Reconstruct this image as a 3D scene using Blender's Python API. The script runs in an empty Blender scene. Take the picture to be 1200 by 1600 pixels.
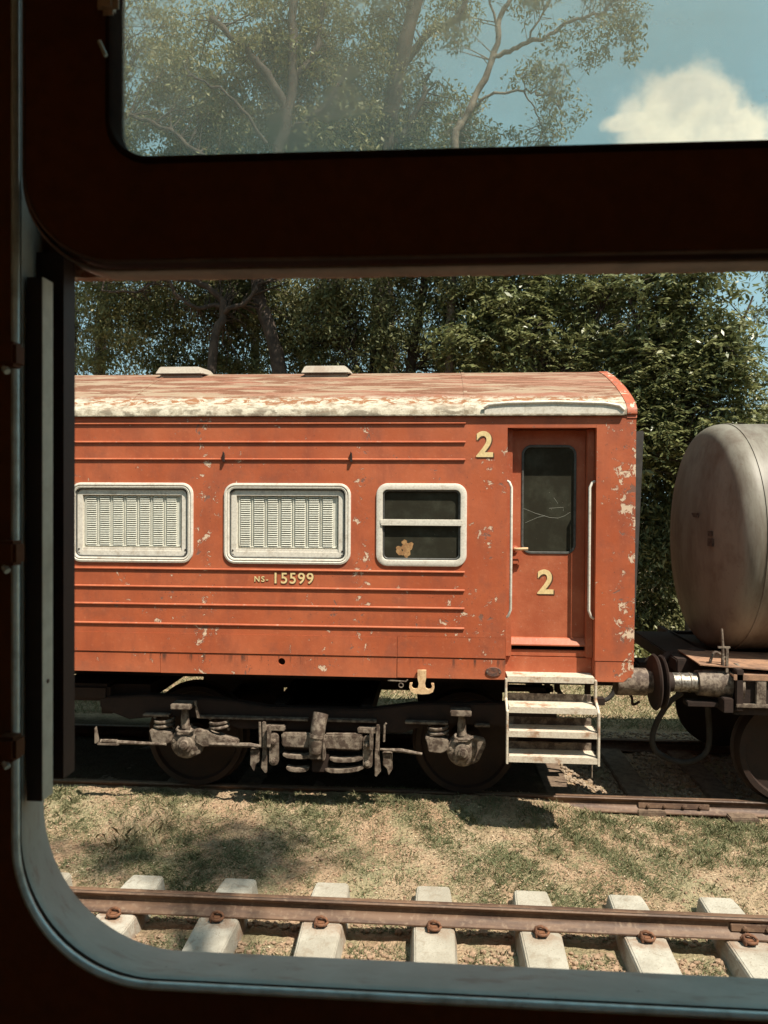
import bpy, bmesh, math, random
import numpy as np
from mathutils import Vector, Matrix
random.seed(7); rng = np.random.default_rng(7)
S = bpy.context.scene; COL = S.collection

# ------------------------------------------------------------------ camera
YAW, PIT, ROL = math.radians(4.0), math.radians(-.7), .0056
cy, sy, cp, sp = math.cos(YAW), math.sin(YAW), math.cos(PIT), math.sin(PIT)
f_ = Vector((-sy*cp, cy*cp, sp)); r_ = Vector((cy, sy, 0)); u_ = r_.cross(f_)
r2 = r_*math.cos(ROL) + u_*math.sin(ROL); u2 = -r_*math.sin(ROL) + u_*math.cos(ROL)
cam = bpy.data.cameras.new('camera'); camo = bpy.data.objects.new('camera', cam); COL.objects.link(camo)
M = Matrix((r2, u2, -f_)).transposed().to_4x4(); M.translation = Vector((0, 0, 2.70)); camo.matrix_world = M
cam.sensor_fit = 'VERTICAL'; cam.sensor_height = 24; cam.lens = 18.03
cam.clip_start = .02; cam.clip_end = 4000
cam.dof.use_dof = True; cam.dof.focus_distance = 7.0; cam.dof.aperture_fstop = 8.0
S.camera = camo
# ------------------------------------------------------------------ light
SUN = Vector((.45, -.42, 1.0)).normalized()
el = math.asin(SUN.z); az = math.atan2(SUN.x, SUN.y)
W = bpy.data.worlds.new('World'); S.world = W; W.use_nodes = True
wn, wl = W.node_tree.nodes, W.node_tree.links; wn.clear()
sky = wn.new('ShaderNodeTexSky'); sky.sky_type = 'NISHITA'; sky.sun_disc = False
sky.sun_elevation = el; sky.sun_rotation = az; sky.air_density = 1.0; sky.dust_density = 1.6; sky.ozone_density = 1.0
sl = bpy.data.lights.new('sun', 'SUN'); sl.energy = 5.0; sl.angle = math.radians(.5); sl.color = (1, .93, .80)
so = bpy.data.objects.new('sun', sl); COL.objects.link(so); so.rotation_euler = SUN.to_track_quat('Z', 'Y').to_euler(); so.location = (4, -6, 12)
S.view_settings.view_transform = 'Standard'; S.view_settings.look = 'None'
S.view_settings.exposure = .68; S.view_settings.gamma = 1; S.view_settings.use_curve_mapping = False
S.render.engine = 'CYCLES'

# ------------------------------------------------------------------ node helper
class G:
    def __init__(s, tree): s.t = tree; s.n = tree.nodes; s.l = tree.links
    def new(s, k): return s.n.new(k)
    def put(s, sock, v):
        if isinstance(v, bpy.types.NodeSocket): s.l.new(v, sock)
        elif v is not None:
            if isinstance(v, (tuple, list)) and len(v) == 3 and sock.type == 'RGBA': v = (*v, 1)
            sock.default_value = v
    def obj(s):
        if not hasattr(s, '_o'): s._o = s.new('ShaderNodeTexCoord').outputs['Object']
        return s._o
    def rnd(s): return s.new('ShaderNodeObjectInfo').outputs['Random']
    def scale(s, v, k):
        m = s.new('ShaderNodeVectorMath'); m.operation = 'MULTIPLY'; s.put(m.inputs[0], v); m.inputs[1].default_value = k; return m.outputs[0]
    def off(s, v, k):
        m = s.new('ShaderNodeVectorMath'); m.operation = 'ADD'; s.put(m.inputs[0], v); s.put(m.inputs[1], k); return m.outputs[0]
    def noise(s, sc, det=5, rough=.6, vec=None, dist=0):
        n = s.new('ShaderNodeTexNoise'); v = vec if vec is not None else s.obj()
        if isinstance(sc, (tuple, list)): v = s.scale(v, sc); sc = 1
        s.put(n.inputs['Vector'], v); n.inputs['Scale'].default_value = sc; n.inputs['Detail'].default_value = det
        n.inputs['Roughness'].default_value = rough; n.inputs['Distortion'].default_value = dist; return n.outputs['Fac']
    def voro(s, sc, feat='F1', vec=None, out='Distance'):
        n = s.new('ShaderNodeTexVoronoi'); n.feature = feat; v = vec if vec is not None else s.obj()
        if isinstance(sc, (tuple, list)): v = s.scale(v, sc); sc = 1
        s.put(n.inputs['Vector'], v); n.inputs['Scale'].default_value = sc; return n.outputs[out]
    def map(s, v, a, b, c=0, d=1):
        n = s.new('ShaderNodeMapRange'); n.interpolation_type = 'SMOOTHSTEP'
        for i, k in enumerate((v, a, b, c, d)): s.put(n.inputs[i], k)
        return n.outputs[0]
    def math(s, op, a, b=None):
        n = s.new('ShaderNodeMath'); n.operation = op; n.use_clamp = False; s.put(n.inputs[0], a)
        if b is not None: s.put(n.inputs[1], b)
        return n.outputs[0]
    def mul(s, a, b): return s.math('MULTIPLY', a, b)
    def mix(s, f, a, b):
        n = s.new('ShaderNodeMix'); n.data_type = 'RGBA'; s.put(n.inputs['Factor'], f); s.put(n.inputs['A'], a); s.put(n.inputs['B'], b)
        return n.outputs['Result']
    def xyz(s, v=None):
        n = s.new('ShaderNodeSeparateXYZ'); s.put(n.inputs[0], v if v is not None else s.obj()); return n.outputs
    def bump(s, h, st=.3, dist=.01):
        n = s.new('ShaderNodeBump'); s.put(n.inputs['Height'], h); n.inputs['Strength'].default_value = st; n.inputs['Distance'].default_value = dist
        return n.outputs[0]
def mat(name, fn, rough=.6, metal=0, spec=.4):
    m = bpy.data.materials.new(name); m.use_nodes = True; g = G(m.node_tree)
    b = g.n['Principled BSDF']; b.inputs['Roughness'].default_value = rough; b.inputs['Metallic'].default_value = metal
    b.inputs['Specular IOR Level'].default_value = spec
    g.b = b; g.outn = g.n['Material Output']; r = fn(g)
    if r is not None: g.put(b.inputs['Base Color'], r)
    return m
def grimy(c, c2, sc=6, lo=.42, hi=.66, bump=.25, fine=60):
    def fn(g):
        a = g.noise(sc, 7, .65); b = g.noise(fine, 3)
        g.put(g.b.inputs['Normal'], g.bump(g.math('ADD', a, g.mul(b, .4)), bump, .006))
        return g.mix(g.map(b, .35, .75, 0, .35), g.mix(g.map(a, lo, hi), c, c2), tuple(x*.6 for x in c2))
    return fn

# world: nishita sky with one cumulus and thin high haze
wg = G(W.node_tree)
d = wn.new('ShaderNodeTexCoord').outputs['Generated']
def dirc(v, rx, rz):   # distance from a direction in (horizontal, vertical) units
    v = Vector(v).normalized(); h = Vector((v.y, -v.x, 0)).normalized(); k = h.cross(v)
    outs = []
    for a, r in ((h, rx), (k, rz)):
        m = wn.new('ShaderNodeVectorMath'); m.operation = 'DOT_PRODUCT'; wl.new(d, m.inputs[0]); m.inputs[1].default_value = a; outs.append(wg.math('POWER', wg.math('ABSOLUTE', wg.math('DIVIDE', m.outputs['Value'], r)), 2))
    m = wn.new('ShaderNodeVectorMath'); m.operation = 'DOT_PRODUCT'; wl.new(d, m.inputs[0]); m.inputs[1].default_value = v
    e = wg.math('SQRT', wg.math('ADD', *outs))
    return wg.math('ADD', e, wg.map(m.outputs['Value'], .3, .2, 0, 9))
n1 = wg.noise(19, 10, .6, vec=d); n2 = wg.noise(44, 6, .6, vec=d)
e1 = dirc((.266, .866, .414), .066, .052); e2 = dirc((.312, .858, .395), .045, .034); e3 = dirc((.218, .878, .426), .034, .011); e4 = dirc((.285, .87, .37), .10, .045)
e = wg.math('MINIMUM', wg.math('MINIMUM', e1, e2), wg.math('MINIMUM', e3, e4))
fld = wg.math('ADD', e, wg.mul(wg.math('SUBTRACT', n1, .5), 1.5)); fld = wg.math('ADD', fld, wg.mul(wg.math('SUBTRACT', n2, .5), .5))
cm = wg.map(fld, 1.30, .74)
skyc = wg.mix(.64, sky.outputs[0], (6.2, 10.2, 10.9))
skyc = wg.mix(wg.mul(cm, wg.map(n2, .3, .7, .86, 1)), skyc, wg.mix(wg.map(n1, .35, .62), (14.5, 13.6, 11.2), (19, 17, 13)))
bg = wn.new('ShaderNodeBackground'); bg.inputs['Strength'].default_value = .05; wl.new(skyc, bg.inputs[0])
wo = wn.new('ShaderNodeOutputWorld'); wl.new(bg.outputs[0], wo.inputs[0])

# ------------------------------------------------------------------ object helpers
def origin(p):
    o = Vector((0, 0, 0))
    while p is not None: o += Vector(p.location); p = p.parent
    return o
def tag(o, label=None, cat=None, group=None, kind=None):
    for k, v in (('label', label), ('category', cat), ('group', group), ('kind', kind)):
        if v: o[k] = v
    return o
def empty(name, loc, label, cat, group=None):
    o = bpy.data.objects.new(name, None); COL.objects.link(o); o.location = loc; o.empty_display_size = .2
    return tag(o, label, cat, group)
class MB:
    def __init__(s): s.v = []; s.f = []
    def add(s, vs, fs, m=None):
        b = len(s.v); s.v += [tuple(m @ Vector(v)) if m is not None else tuple(v) for v in vs]; s.f += [tuple(b+i for i in f) for f in fs]; return s
    def box(s, x0, x1, y0, y1, z0, z1, m=None):
        return s.add([(x, y, z) for z in (z0, z1) for y in (y0, y1) for x in (x0, x1)],
                     [(0, 2, 3, 1), (4, 5, 7, 6), (0, 1, 5, 4), (2, 6, 7, 3), (0, 4, 6, 2), (1, 3, 7, 5)], m)
    def tube(s, pts, r, n=10, caps=True):
        pts = [Vector(p) for p in pts]; k = len(pts); rs = r if isinstance(r, (list, tuple)) else [r]*k
        ref = None; vs = []
        for i, p in enumerate(pts):
            t = (pts[min(i+1, k-1)] - pts[max(i-1, 0)]).normalized()
            if ref is None: ref = Vector((0, 0, 1)) if abs(t.z) < .9 else Vector((1, 0, 0))
            a = (ref - t*ref.dot(t)).normalized(); ref = a; b = t.cross(a)
            vs += [p + (a*math.cos(2*math.pi*j/n) + b*math.sin(2*math.pi*j/n))*rs[i] for j in range(n)]
        fs = [(i*n+j, i*n+(j+1) % n, (i+1)*n+(j+1) % n, (i+1)*n+j) for i in range(k-1) for j in range(n)]
        if caps: fs += [tuple(range(n-1, -1, -1)), tuple((k-1)*n+j for j in range(n))]
        return s.add(vs, fs)
    def prism(s, poly, y0, y1, axis='y'):   # polygon (x,z) extruded along y; axis x: polygon is (y,z)
        n = len(poly)
        if axis == 'y': vs = [(a, y0, b) for a, b in poly] + [(a, y1, b) for a, b in poly]
        elif axis == 'x': vs = [(y0, a, b) for a, b in poly] + [(y1, a, b) for a, b in poly]
        else: vs = [(a, b, y0) for a, b in poly] + [(a, b, y1) for a, b in poly]
        return s.add(vs, [tuple(range(n)), tuple(range(2*n-1, n-1, -1))] + [(i, i+n, (i+1) % n+n, (i+1) % n) for i in range(n)])
    def lathe(s, c, axis, prof, n=24):   # prof: (distance along axis, radius)
        c = Vector(c); ax = Vector(axis).normalized(); a = ax.orthogonal().normalized(); b = ax.cross(a)
        k = len(prof); vs = [c + ax*t + (a*math.cos(2*math.pi*j/n) + b*math.sin(2*math.pi*j/n))*max(r, .0004) for t, r in prof for j in range(n)]
        fs = [(i*n+j, i*n+(j+1) % n, (i+1)*n+(j+1) % n, (i+1)*n+j) for i in range(k-1) for j in range(n)]
        return s.add(vs, fs + [tuple(range(n-1, -1, -1)), tuple((k-1)*n+j for j in range(n))])
    def rr(s, x0, x1, z0, z1, r, prof, n=7):   # ring along a rounded rectangle in xz; prof: closed list of (inset, y)
        rows = []
        for ins, y in prof:
            a, b, c, dd = x0+ins, x1-ins, z0+ins, z1-ins; q = max(r-ins, .003); pts = []
            for (cx, cz, a0) in ((b-q, dd-q, 0), (a+q, dd-q, 90), (a+q, c+q, 180), (b-q, c+q, 270)):
                pts += [(cx+q*math.cos(math.radians(a0+90*i/n)), y, cz+q*math.sin(math.radians(a0+90*i/n))) for i in range(n+1)]
            rows.append(pts)
        m = len(rows[0]); k = len(rows)
        return s.add([p for w in rows for p in w], [(i*m+j, i*m+(j+1) % m, ((i+1) % k)*m+(j+1) % m, ((i+1) % k)*m+j) for i in range(k) for j in range(m)])
    def build(s, name, m, parent=None, bevel=0, smooth=None, loc=None, **tg):
        me = bpy.data.meshes.new(name); o0 = origin(parent)
        off = Vector(loc) if loc is not None else Vector((0, 0, 0))
        me.from_pydata([tuple(Vector(v)-o0-off) for v in s.v], [], s.f)
        bm = bmesh.new(); bm.from_mesh(me); bmesh.ops.recalc_face_normals(bm, faces=bm.faces)
        if bevel:
            ed = [e for e in bm.edges if len(e.link_faces) == 2 and e.calc_face_angle(0) > .6]
            bmesh.ops.bevel(bm, geom=ed, offset=bevel, segments=2, affect='EDGES', clamp_overlap=True)
        bm.to_mesh(me); bm.free()
        if smooth is not None:
            me.shade_smooth(); me.set_sharp_from_angle(angle=math.radians(smooth))
        me.materials.append(m); o = bpy.data.objects.new(name, me); COL.objects.link(o); o.parent = parent; o.location = off
        return tag(o, **tg)
def rrpts(x0, x1, z0, z1, r, n=7):
    out = []
    for (cx, cz, a0) in ((x1-r, z1-r, 0), (x0+r, z1-r, 90), (x0+r, z0+r, 180), (x1-r, z0+r, 270)):
        out += [(cx+r*math.cos(math.radians(a0+90*i/n)), cz+r*math.sin(math.radians(a0+90*i/n))) for i in range(n+1)]
    return out
def curve_mesh(cu, y, name, m, parent, **tg):
    co = bpy.data.objects.new('tmp', cu); COL.objects.link(co); co.matrix_world = Matrix.Translation((0, y, 0)) @ Matrix.Rotation(math.pi/2, 4, 'X')
    dg = bpy.context.evaluated_depsgraph_get(); dg.update()
    me = bpy.data.meshes.new_from_object(co.evaluated_get(dg)); mw = co.matrix_world.copy()
    bpy.data.objects.remove(co); me.transform(Matrix.Translation(-origin(parent)) @ mw)
    me.materials.clear(); me.materials.append(m); me.name = name
    o = bpy.data.objects.new(name, me); COL.objects.link(o); o.parent = parent; return tag(o, **tg)
def plate(outer, holes, y, th, name, m, parent=None, bev=0, **tg):   # flat sheet in the xz plane from y to y+th with holes
    cu = bpy.data.curves.new('c', 'CURVE'); cu.dimensions = '2D'; cu.fill_mode = 'BOTH'; cu.extrude = th/2
    for loop in [outer]+holes:
        sp_ = cu.splines.new('POLY'); sp_.points.add(len(loop)-1); sp_.use_cyclic_u = True
        for p, (x, z) in zip(sp_.points, loop): p.co = (x, z, 0, 1)
    return curve_mesh(cu, y+th/2, name, m, parent, **tg)
def text(body, x, z, size, y, name, m, parent, th=.0015, bold=.0, space=1, shear=0, **tg):
    cu = bpy.data.curves.new('t', 'FONT'); cu.body = body; cu.size = size; cu.extrude = th; cu.offset = bold; cu.space_character = space
    cu.align_x = 'LEFT'; cu.align_y = 'BOTTOM_BASELINE' if 0 else 'TOP_BASELINE'; cu.shear = shear
    co = bpy.data.objects.new('tmp', cu); COL.objects.link(co)
    co.matrix_world = Matrix.Translation((x, y, z)) @ Matrix.Rotation(math.pi/2, 4, 'X')
    dg = bpy.context.evaluated_depsgraph_get(); dg.update()
    me = bpy.data.meshes.new_from_object(co.evaluated_get(dg)); mw = co.matrix_world.copy(); bpy.data.objects.remove(co)
    me.transform(Matrix.Translation(-origin(parent)) @ mw); me.materials.clear(); me.materials.append(m)
    o = bpy.data.objects.new(name, me); COL.objects.link(o); o.parent = parent; return tag(o, **tg)
def raw(name, V, faces_n, m, parent=None, tint=None, smooth=False, **tg):   # numpy polygons, all with faces_n corners
    me = bpy.data.meshes.new(name); nv = len(V); nf = nv//faces_n; o0 = np.array(origin(parent))
    me.vertices.add(nv); me.vertices.foreach_set('co', (V-o0).astype('f').ravel())
    me.loops.add(nv); me.loops.foreach_set('vertex_index', np.arange(nv, dtype='i'))
    me.polygons.add(nf); me.polygons.foreach_set('loop_start', np.arange(0, nv, faces_n, dtype='i'))
    me.update(calc_edges=True)
    if tint is not None:
        a = me.attributes.new('tint', 'FLOAT', 'POINT'); a.data.foreach_set('value', np.repeat(tint, faces_n).astype('f'))
    me.materials.append(m); o = bpy.data.objects.new(name, me); COL.objects.link(o); o.parent = parent; return tag(o, **tg)
def dup(o, loc, **tg):
    c = o.copy(); COL.objects.link(c); c.location = loc
    for ch in o.children:
        k = ch.copy(); COL.objects.link(k); k.parent = c
        for g2 in ch.children: q = g2.copy(); COL.objects.link(q); q.parent = k
    return tag(c, **tg)

# ------------------------------------------------------------------ materials
def orange(worn=True):
    def fn(g):
        x, y, z = g.xyz()
        a = g.noise(1.1, 6, .6); b = g.noise((5, 5, 1.6), 6, .65); c = g.noise(11, 9, .72, dist=.4); big = g.noise(1.7, 3, .5, vec=g.off(g.obj(), (7, 3, 1)))
        col = g.mix(g.map(a, .3, .72), (.385, .084, .032), (.475, .124, .052))
        col = g.mix(g.map(b, .42, .72, 0, .6), col, (.25, .06, .028))
        col = g.mix(g.map(g.noise(30, 5), .55, .8, 0, .35), col, (.62, .25, .13))
        grm = g.noise((3, 3, 3), 8, .75, vec=g.off(g.obj(), (11, 2, 5))); col = g.mix(g.map(grm, .52, .66, 0, .38), col, (.22, .075, .045))
        lower = g.map(z, 1.5, 1.1, 0, .35); col = g.mix(lower, col, (.56, .20, .105))
        # flaked paint: pale filler and bare grey, gathered in patches and towards the end pillar
        bands = g.math('MAXIMUM', g.map(g.math('ABSOLUTE', g.math('SUBTRACT', x, 3.08)), .0, .16, .085, 0), g.map(g.math('ABSOLUTE', g.math('SUBTRACT', x, 4.38)), .0, .13, .085, 0))
        bands = g.math('MAXIMUM', bands, g.map(g.math('ABSOLUTE', g.math('SUBTRACT', x, 5.40)), .0, .10, .06, 0))
        gather = g.math('MAXIMUM', g.math('MAXIMUM', g.map(big, .52, .68, 0, .06), bands), g.map(x, 6.25, 6.55, 0, .095))
        f1 = g.math('ADD', c, gather); pale = g.map(f1, .655, .668)
        c2 = g.noise(8, 8, .7, vec=g.off(g.obj(), (3, 9, 4)), dist=.5); grey = g.map(g.math('ADD', c2, gather), .675, .69)
        edge = g.map(f1, .63, .65, 0, .75)
        col = g.mix(edge, col, (.20, .055, .03)); col = g.mix(pale, col, (.66, .48, .34)); col = g.mix(grey, col, (.21, .105, .075))
        fine = g.map(g.voro(24), .07, .13, 1, 0); sel = g.map(g.noise(3.1, 4), .51, .58)
        col = g.mix(g.mul(fine, sel), col, (.17, .06, .035))
        st = g.mul(g.map(g.noise((22, 1, 1.5), 5, .7), .50, .66), g.mul(g.map(z, 1.44, 1.425), g.map(z, 1.34, 1.42)))
        st = g.mul(st, g.map(g.noise(.9, 2, vec=g.off(g.obj(), (1.5, 0, 0))), .42, .55))
        col = g.mix(g.mul(st, .85), col, (.06, .035, .025))
        h = g.math('SUBTRACT', g.mul(g.noise(7, 8, .7), .5), g.mul(g.math('MAXIMUM', pale, grey), .35))
        g.put(g.b.inputs['Normal'], g.bump(g.math('ADD', h, g.mul(g.noise(2.2, 2, .5), 2.2)), .42, .014)); g.put(g.b.inputs['Roughness'], g.map(b, .3, .7, .42, .62))
        return col
    return fn
ORG = mat('orange_paint', orange(), .5)
def orange_plain(g):
    a = g.noise(4, 6, .65); g.put(g.b.inputs['Normal'], g.bump(g.noise(14, 8, .7), .3, .01))
    return g.mix(g.map(g.noise(40, 4), .58, .75, 0, .5), g.mix(g.map(a, .35, .7), (.36, .085, .036), (.45, .13, .06)), (.50, .30, .21))
ORP = mat('orange_trim', orange_plain, .5)
def roofm(g):
    x, y, z = g.xyz()
    s1 = g.noise((1.0, 7, 13), 8, .68, dist=.5); s2 = g.noise((1.6, 9, 16), 8, .7, vec=g.off(g.obj(), (4, 4, 4)), dist=.8); s3 = g.noise(2.2, 5)
    col = g.mix(g.map(s3, .35, .65), (.25, .095, .055), (.27, .13, .08))
    col = g.mix(g.map(s1, .45, .55, 0, .95), col, (.31, .225, .15))
    col = g.mix(g.map(s2, .485, .55, 0, .95), col, (.16, .06, .028))
    col = g.mix(g.map(g.noise(50, 4), .5, .8, 0, .4), col, (.45, .25, .17))
    bl = g.noise((9, 14, 14), 7, .7, dist=.6); wob = g.mul(g.math('SUBTRACT', g.noise((7, 1, 1), 4), .5), .06)
    zz = g.math('ADD', z, wob)
    band = g.mul(g.map(zz, 3.61, 3.545), g.map(s2, .60, .50, .75, 1)); lich = g.mix(g.map(g.noise((14, 30, 6), 5, .7), .4, .65), (.52, .46, .36), (.27, .215, .15))
    lich = g.mix(g.mul(g.map(bl, .50, .53), g.map(zz, 3.49, 3.52)), lich, (.26, .11, .045))
    lich = g.mix(g.mul(g.map(g.noise((9, 9, 18), 6), .48, .6), g.map(zz, 3.50, 3.45)), lich, (.22, .18, .13))
    col = g.mix(band, col, lich)
    g.put(g.b.inputs['Normal'], g.bump(g.math('ADD', bl, g.noise(60, 4)), .35, .01)); return col
ROOF = mat('weathered_roof', roofm, .75)
VENT = mat('roof_vent_paint', grimy((.42, .36, .29), (.33, .25, .19), 8, .4, .7, .2), .6)
ALU = mat('window_paint', grimy((.70, .64, .55), (.48, .41, .33), 14, .5, .75, .15), .45)
SHUT = mat('shutter_paint', grimy((.66, .64, .55), (.52, .48, .40), 9, .5, .8, .1), .5)
STEPM = mat('step_paint', grimy((.62, .54, .43), (.36, .21, .13), 9, .5, .68, .4), .6)
CREAM = mat('cream_lettering', grimy((.80, .60, .30), (.66, .47, .22), 20, .4, .8, .05), .5)
LSHADE = mat('dark_lettering', grimy((.10, .045, .02), (.07, .035, .02), 20, .4, .8, .05), .6)
HOOKM = mat('hook_paint', grimy((.68, .46, .26), (.45, .24, .12), 18, .5, .7, .3), .6)
DGREY = mat('dusty_iron', grimy((.235, .185, .14), (.075, .05, .036), 18, .40, .60, .8), .7)
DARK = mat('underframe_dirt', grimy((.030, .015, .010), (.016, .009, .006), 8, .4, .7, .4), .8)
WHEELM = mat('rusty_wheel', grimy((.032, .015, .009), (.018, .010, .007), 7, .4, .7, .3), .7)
RUBBER = mat('grey_rubber', grimy((.10, .10, .09), (.06, .055, .05), 20, .4, .7, .1), .5)
BELLOW = mat('bellows_canvas', grimy((.045, .040, .036), (.028, .024, .02), 8, .4, .7, .3), .8)
BLACKR = mat('black_rubber', grimy((.030, .015, .009), (.018, .009, .006), 20, .4, .7, .1), .8, spec=.05)
STEELB = mat('bright_steel', grimy((.34, .31, .27), (.12, .095, .075), 30, .42, .62, .2), .48, .8)
def glassd(g):
    n = g.noise(5, 6, .7); sp = g.map(g.voro(34), .03, .06, 1, 0)
    g.put(g.b.inputs['Roughness'], g.map(n, .3, .7, .05, .2))
    col = g.mix(g.map(n, .4, .8, 0, .5), (.030, .028, .020), (.085, .088, .062))  # dust tone greened, standing in for a foliage reflection on the pane
    return g.mix(g.mul(sp, g.map(g.noise(2.5, 2), .5, .6)), col, (.45, .4, .32))
GLD = mat('dusty_reflecting_glass', glassd, .1, spec=.6)
def scratch(g):
    return (.26, .26, .21)
SCR = mat('scratch_mark', scratch, .6)
SPLAT = mat('brown_splash', grimy((.42, .24, .10), (.30, .15, .06), 30, .4, .6, .1), .7)
def railm(g):
    a = g.noise((2, 12, 12), 7, .65); g.put(g.b.inputs['Normal'], g.bump(g.noise(40, 6), .3, .004))
    return g.mix(g.map(g.noise(30, 5), .5, .75, 0, .6), g.mix(g.map(a, .38, .64), (.165, .095, .058), (.075, .042, .029)), (.26, .18, .12))
RAIL = mat('rusty_rail', railm, .6)
RAILT = mat('rail_running_face', grimy((.34, .29, .25), (.22, .15, .11), 9, .4, .7, .1), .36, .85)
CLIPM = mat('rusty_clip', grimy((.19, .08, .038), (.09, .042, .025), 30, .4, .65, .5), .75)
def concm(g):
    a = g.noise(3, 7, .65, vec=g.off(g.obj(), g.rnd())); b = g.noise(70, 4); r = g.rnd(); x, y, z = g.xyz()
    st = g.noise(9, 8, .7, vec=g.off(g.obj(), g.rnd()), dist=.6)
    g.put(g.b.inputs['Normal'], g.bump(g.math('ADD', g.math('ADD', a, g.mul(b, .5)), st), .8, .010))
    col = g.mix(g.map(a, .36, .62), (.47, .44, .37), (.33, .30, .245)); col = g.mix(g.map(b, .5, .75, 0, .5), col, (.26, .22, .17))
    col = g.mix(g.map(st, .54, .66, 0, .6), col, (.22, .17, .12)); col = g.mix(g.map(g.voro(45), .10, .2, .7, 0), col, (.18, .14, .10))
    rust = g.mul(g.map(g.math('ABSOLUTE', g.math('SUBTRACT', g.math('ABSOLUTE', y), .80)), .06, .20, 1, 0), g.map(st, .38, .60, .15, .9))
    col = g.mix(g.mul(rust, .75), col, (.24, .12, .065))
    return g.mix(g.map(r, 0, 1, 0, .45), col, (.30, .26, .20))
CONC = mat('weathered_concrete', concm, .85)
WOOD = mat('old_sleeper_wood', grimy((.20, .14, .095), (.10, .065, .045), 12, .4, .66, .7), .85)
def tankm(g):
    s = g.noise((6, 2, .7), 7, .7); b = g.noise(3, 6, .65)
    g.put(g.b.inputs['Normal'], g.bump(g.noise(9, 7), .12, .01))
    col = g.mix(g.map(s, .38, .68), (.215, .19, .15), (.12, .092, .068)); col = g.mix(g.map(b, .5, .72, 0, .6), col, (.10, .06, .04))
    return g.mix(g.map(g.noise(35, 4), .62, .74, 0, .6), col, (.12, .07, .045))
TANK = mat('weathered_tank', tankm, .5, .0)
DECKM = mat('rusty_deck', grimy((.36, .20, .12), (.19, .11, .075), 9, .4, .66, .4), .75)
INTL = mat('pale_interior_lining', grimy((.62, .40, .22), (.5, .32, .18), 5, .4, .7, .1), .6, spec=.15)
INTD = mat('dark_interior_paint', grimy((.10, .036, .010), (.075, .028, .009), 5, .4, .7, .1), .6, spec=.15)
def revm(g):
    a = g.noise(14, 6, .65); b = g.noise((20, 60, 35), 5, .6, vec=g.off(g.obj(), (3, 0, 0)))
    g.put(g.b.inputs['Normal'], g.bump(g.noise(120, 5), .15, .001))
    return g.mix(g.map(g.noise(90, 4), .66, .72, 0, .5), g.mix(g.map(b, .52, .72, 0, .5), g.mix(g.map(a, .35, .7), (.30, .32, .285), (.37, .395, .355)), (.18, .125, .095)), (.05, .04, .03))
REV = mat('grey_green_reveal', revm, .45)
RIMM = mat('window_bead', grimy((.60, .74, .74), (.40, .46, .43), 30, .45, .75, .05), .3, .3)
RUSTL = mat('flaking_rust_lip', grimy((.34, .13, .075), (.60, .45, .36), 60, .45, .6, .8, 200), .75)
def dustg(g):
    t = g.new('ShaderNodeBsdfTransparent'); t.inputs[0].default_value = (.95, .97, .95, 1)
    x, y, z = g.xyz(); tr = g.new('ShaderNodeBsdfTranslucent'); tr.inputs[0].default_value = (.92, .92, .76, 1)
    a = g.noise(7, 7, .6); sm = g.noise((4, 1, 30), 4, .6)
    lft = g.map(x, .50, .10, 0, .21)
    f = g.math('ADD', g.math('ADD', g.map(a, .35, .75, .035, .09), g.map(sm, .5, .7, 0, .03)), g.mul(lft, g.map(a, .25, .65, .6, 1)))
    spots = g.mul(g.map(g.voro(110), .10, .22, 1, 0), g.map(g.noise(30, 3), .55, .62)); f = g.math('ADD', f, g.mul(spots, .12))
    m = g.new('ShaderNodeMixShader'); g.put(m.inputs[0], f); g.l.new(t.outputs[0], m.inputs[1]); g.l.new(tr.outputs[0], m.inputs[2])
    gl = g.new('ShaderNodeBsdfGlossy'); gl.inputs['Roughness'].default_value = .03; m2 = g.new('ShaderNodeMixShader'); m2.inputs[0].default_value = .015
    g.l.new(m.outputs[0], m2.inputs[1]); g.l.new(gl.outputs[0], m2.inputs[2]); g.l.new(m2.outputs[0], g.outn.inputs[0])
DUSTG = mat('dusty_window_glass', dustg)
def leafm(c1, c2, c3):
    def fn(g):
        t = g.new('ShaderNodeAttribute'); t.attribute_name = 'tint'; f = t.outputs['Fac']
        col = g.mix(g.map(f, .0, .6), c1, c2); col = g.mix(g.map(f, .75, 1), col, c3)
        tl = g.new('ShaderNodeBsdfTranslucent'); g.put(tl.inputs[0], col); m = g.new('ShaderNodeMixShader'); m.inputs[0].default_value = .28
        g.l.new(g.b.outputs[0], m.inputs[1]); g.l.new(tl.outputs[0], m.inputs[2]); g.l.new(m.outputs[0], g.outn.inputs[0]); return col
    return fn
LEAF = mat('olive_leaves', leafm((.125, .13, .046), (.23, .215, .088), (.40, .345, .18)), .5, spec=.4)
LEAFD = mat('dark_leaves', leafm((.085, .095, .035), (.16, .16, .066), (.32, .29, .14)), .5, spec=.35)
LEAFP = mat('fresh_pinnate_leaves', leafm((.12, .135, .05), (.215, .22, .09), (.34, .32, .16)), .36, spec=.5)
BARK = mat('bark', grimy((.085, .058, .043), (.04, .027, .02), 7, .38, .64, .8, 30), .85)
BARKP = mat('pale_bark', grimy((.27, .21, .155), (.13, .09, .065), 7, .4, .64, .5, 30), .8)
GRASS = mat('grass_blades', leafm((.17, .19, .095), (.29, .27, .15), (.56, .46, .30)), .6, spec=.2)
LITTER = mat('leaf_litter', leafm((.26, .16, .10), (.48, .36, .235), (.66, .55, .40)), .8, spec=.2)
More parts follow.
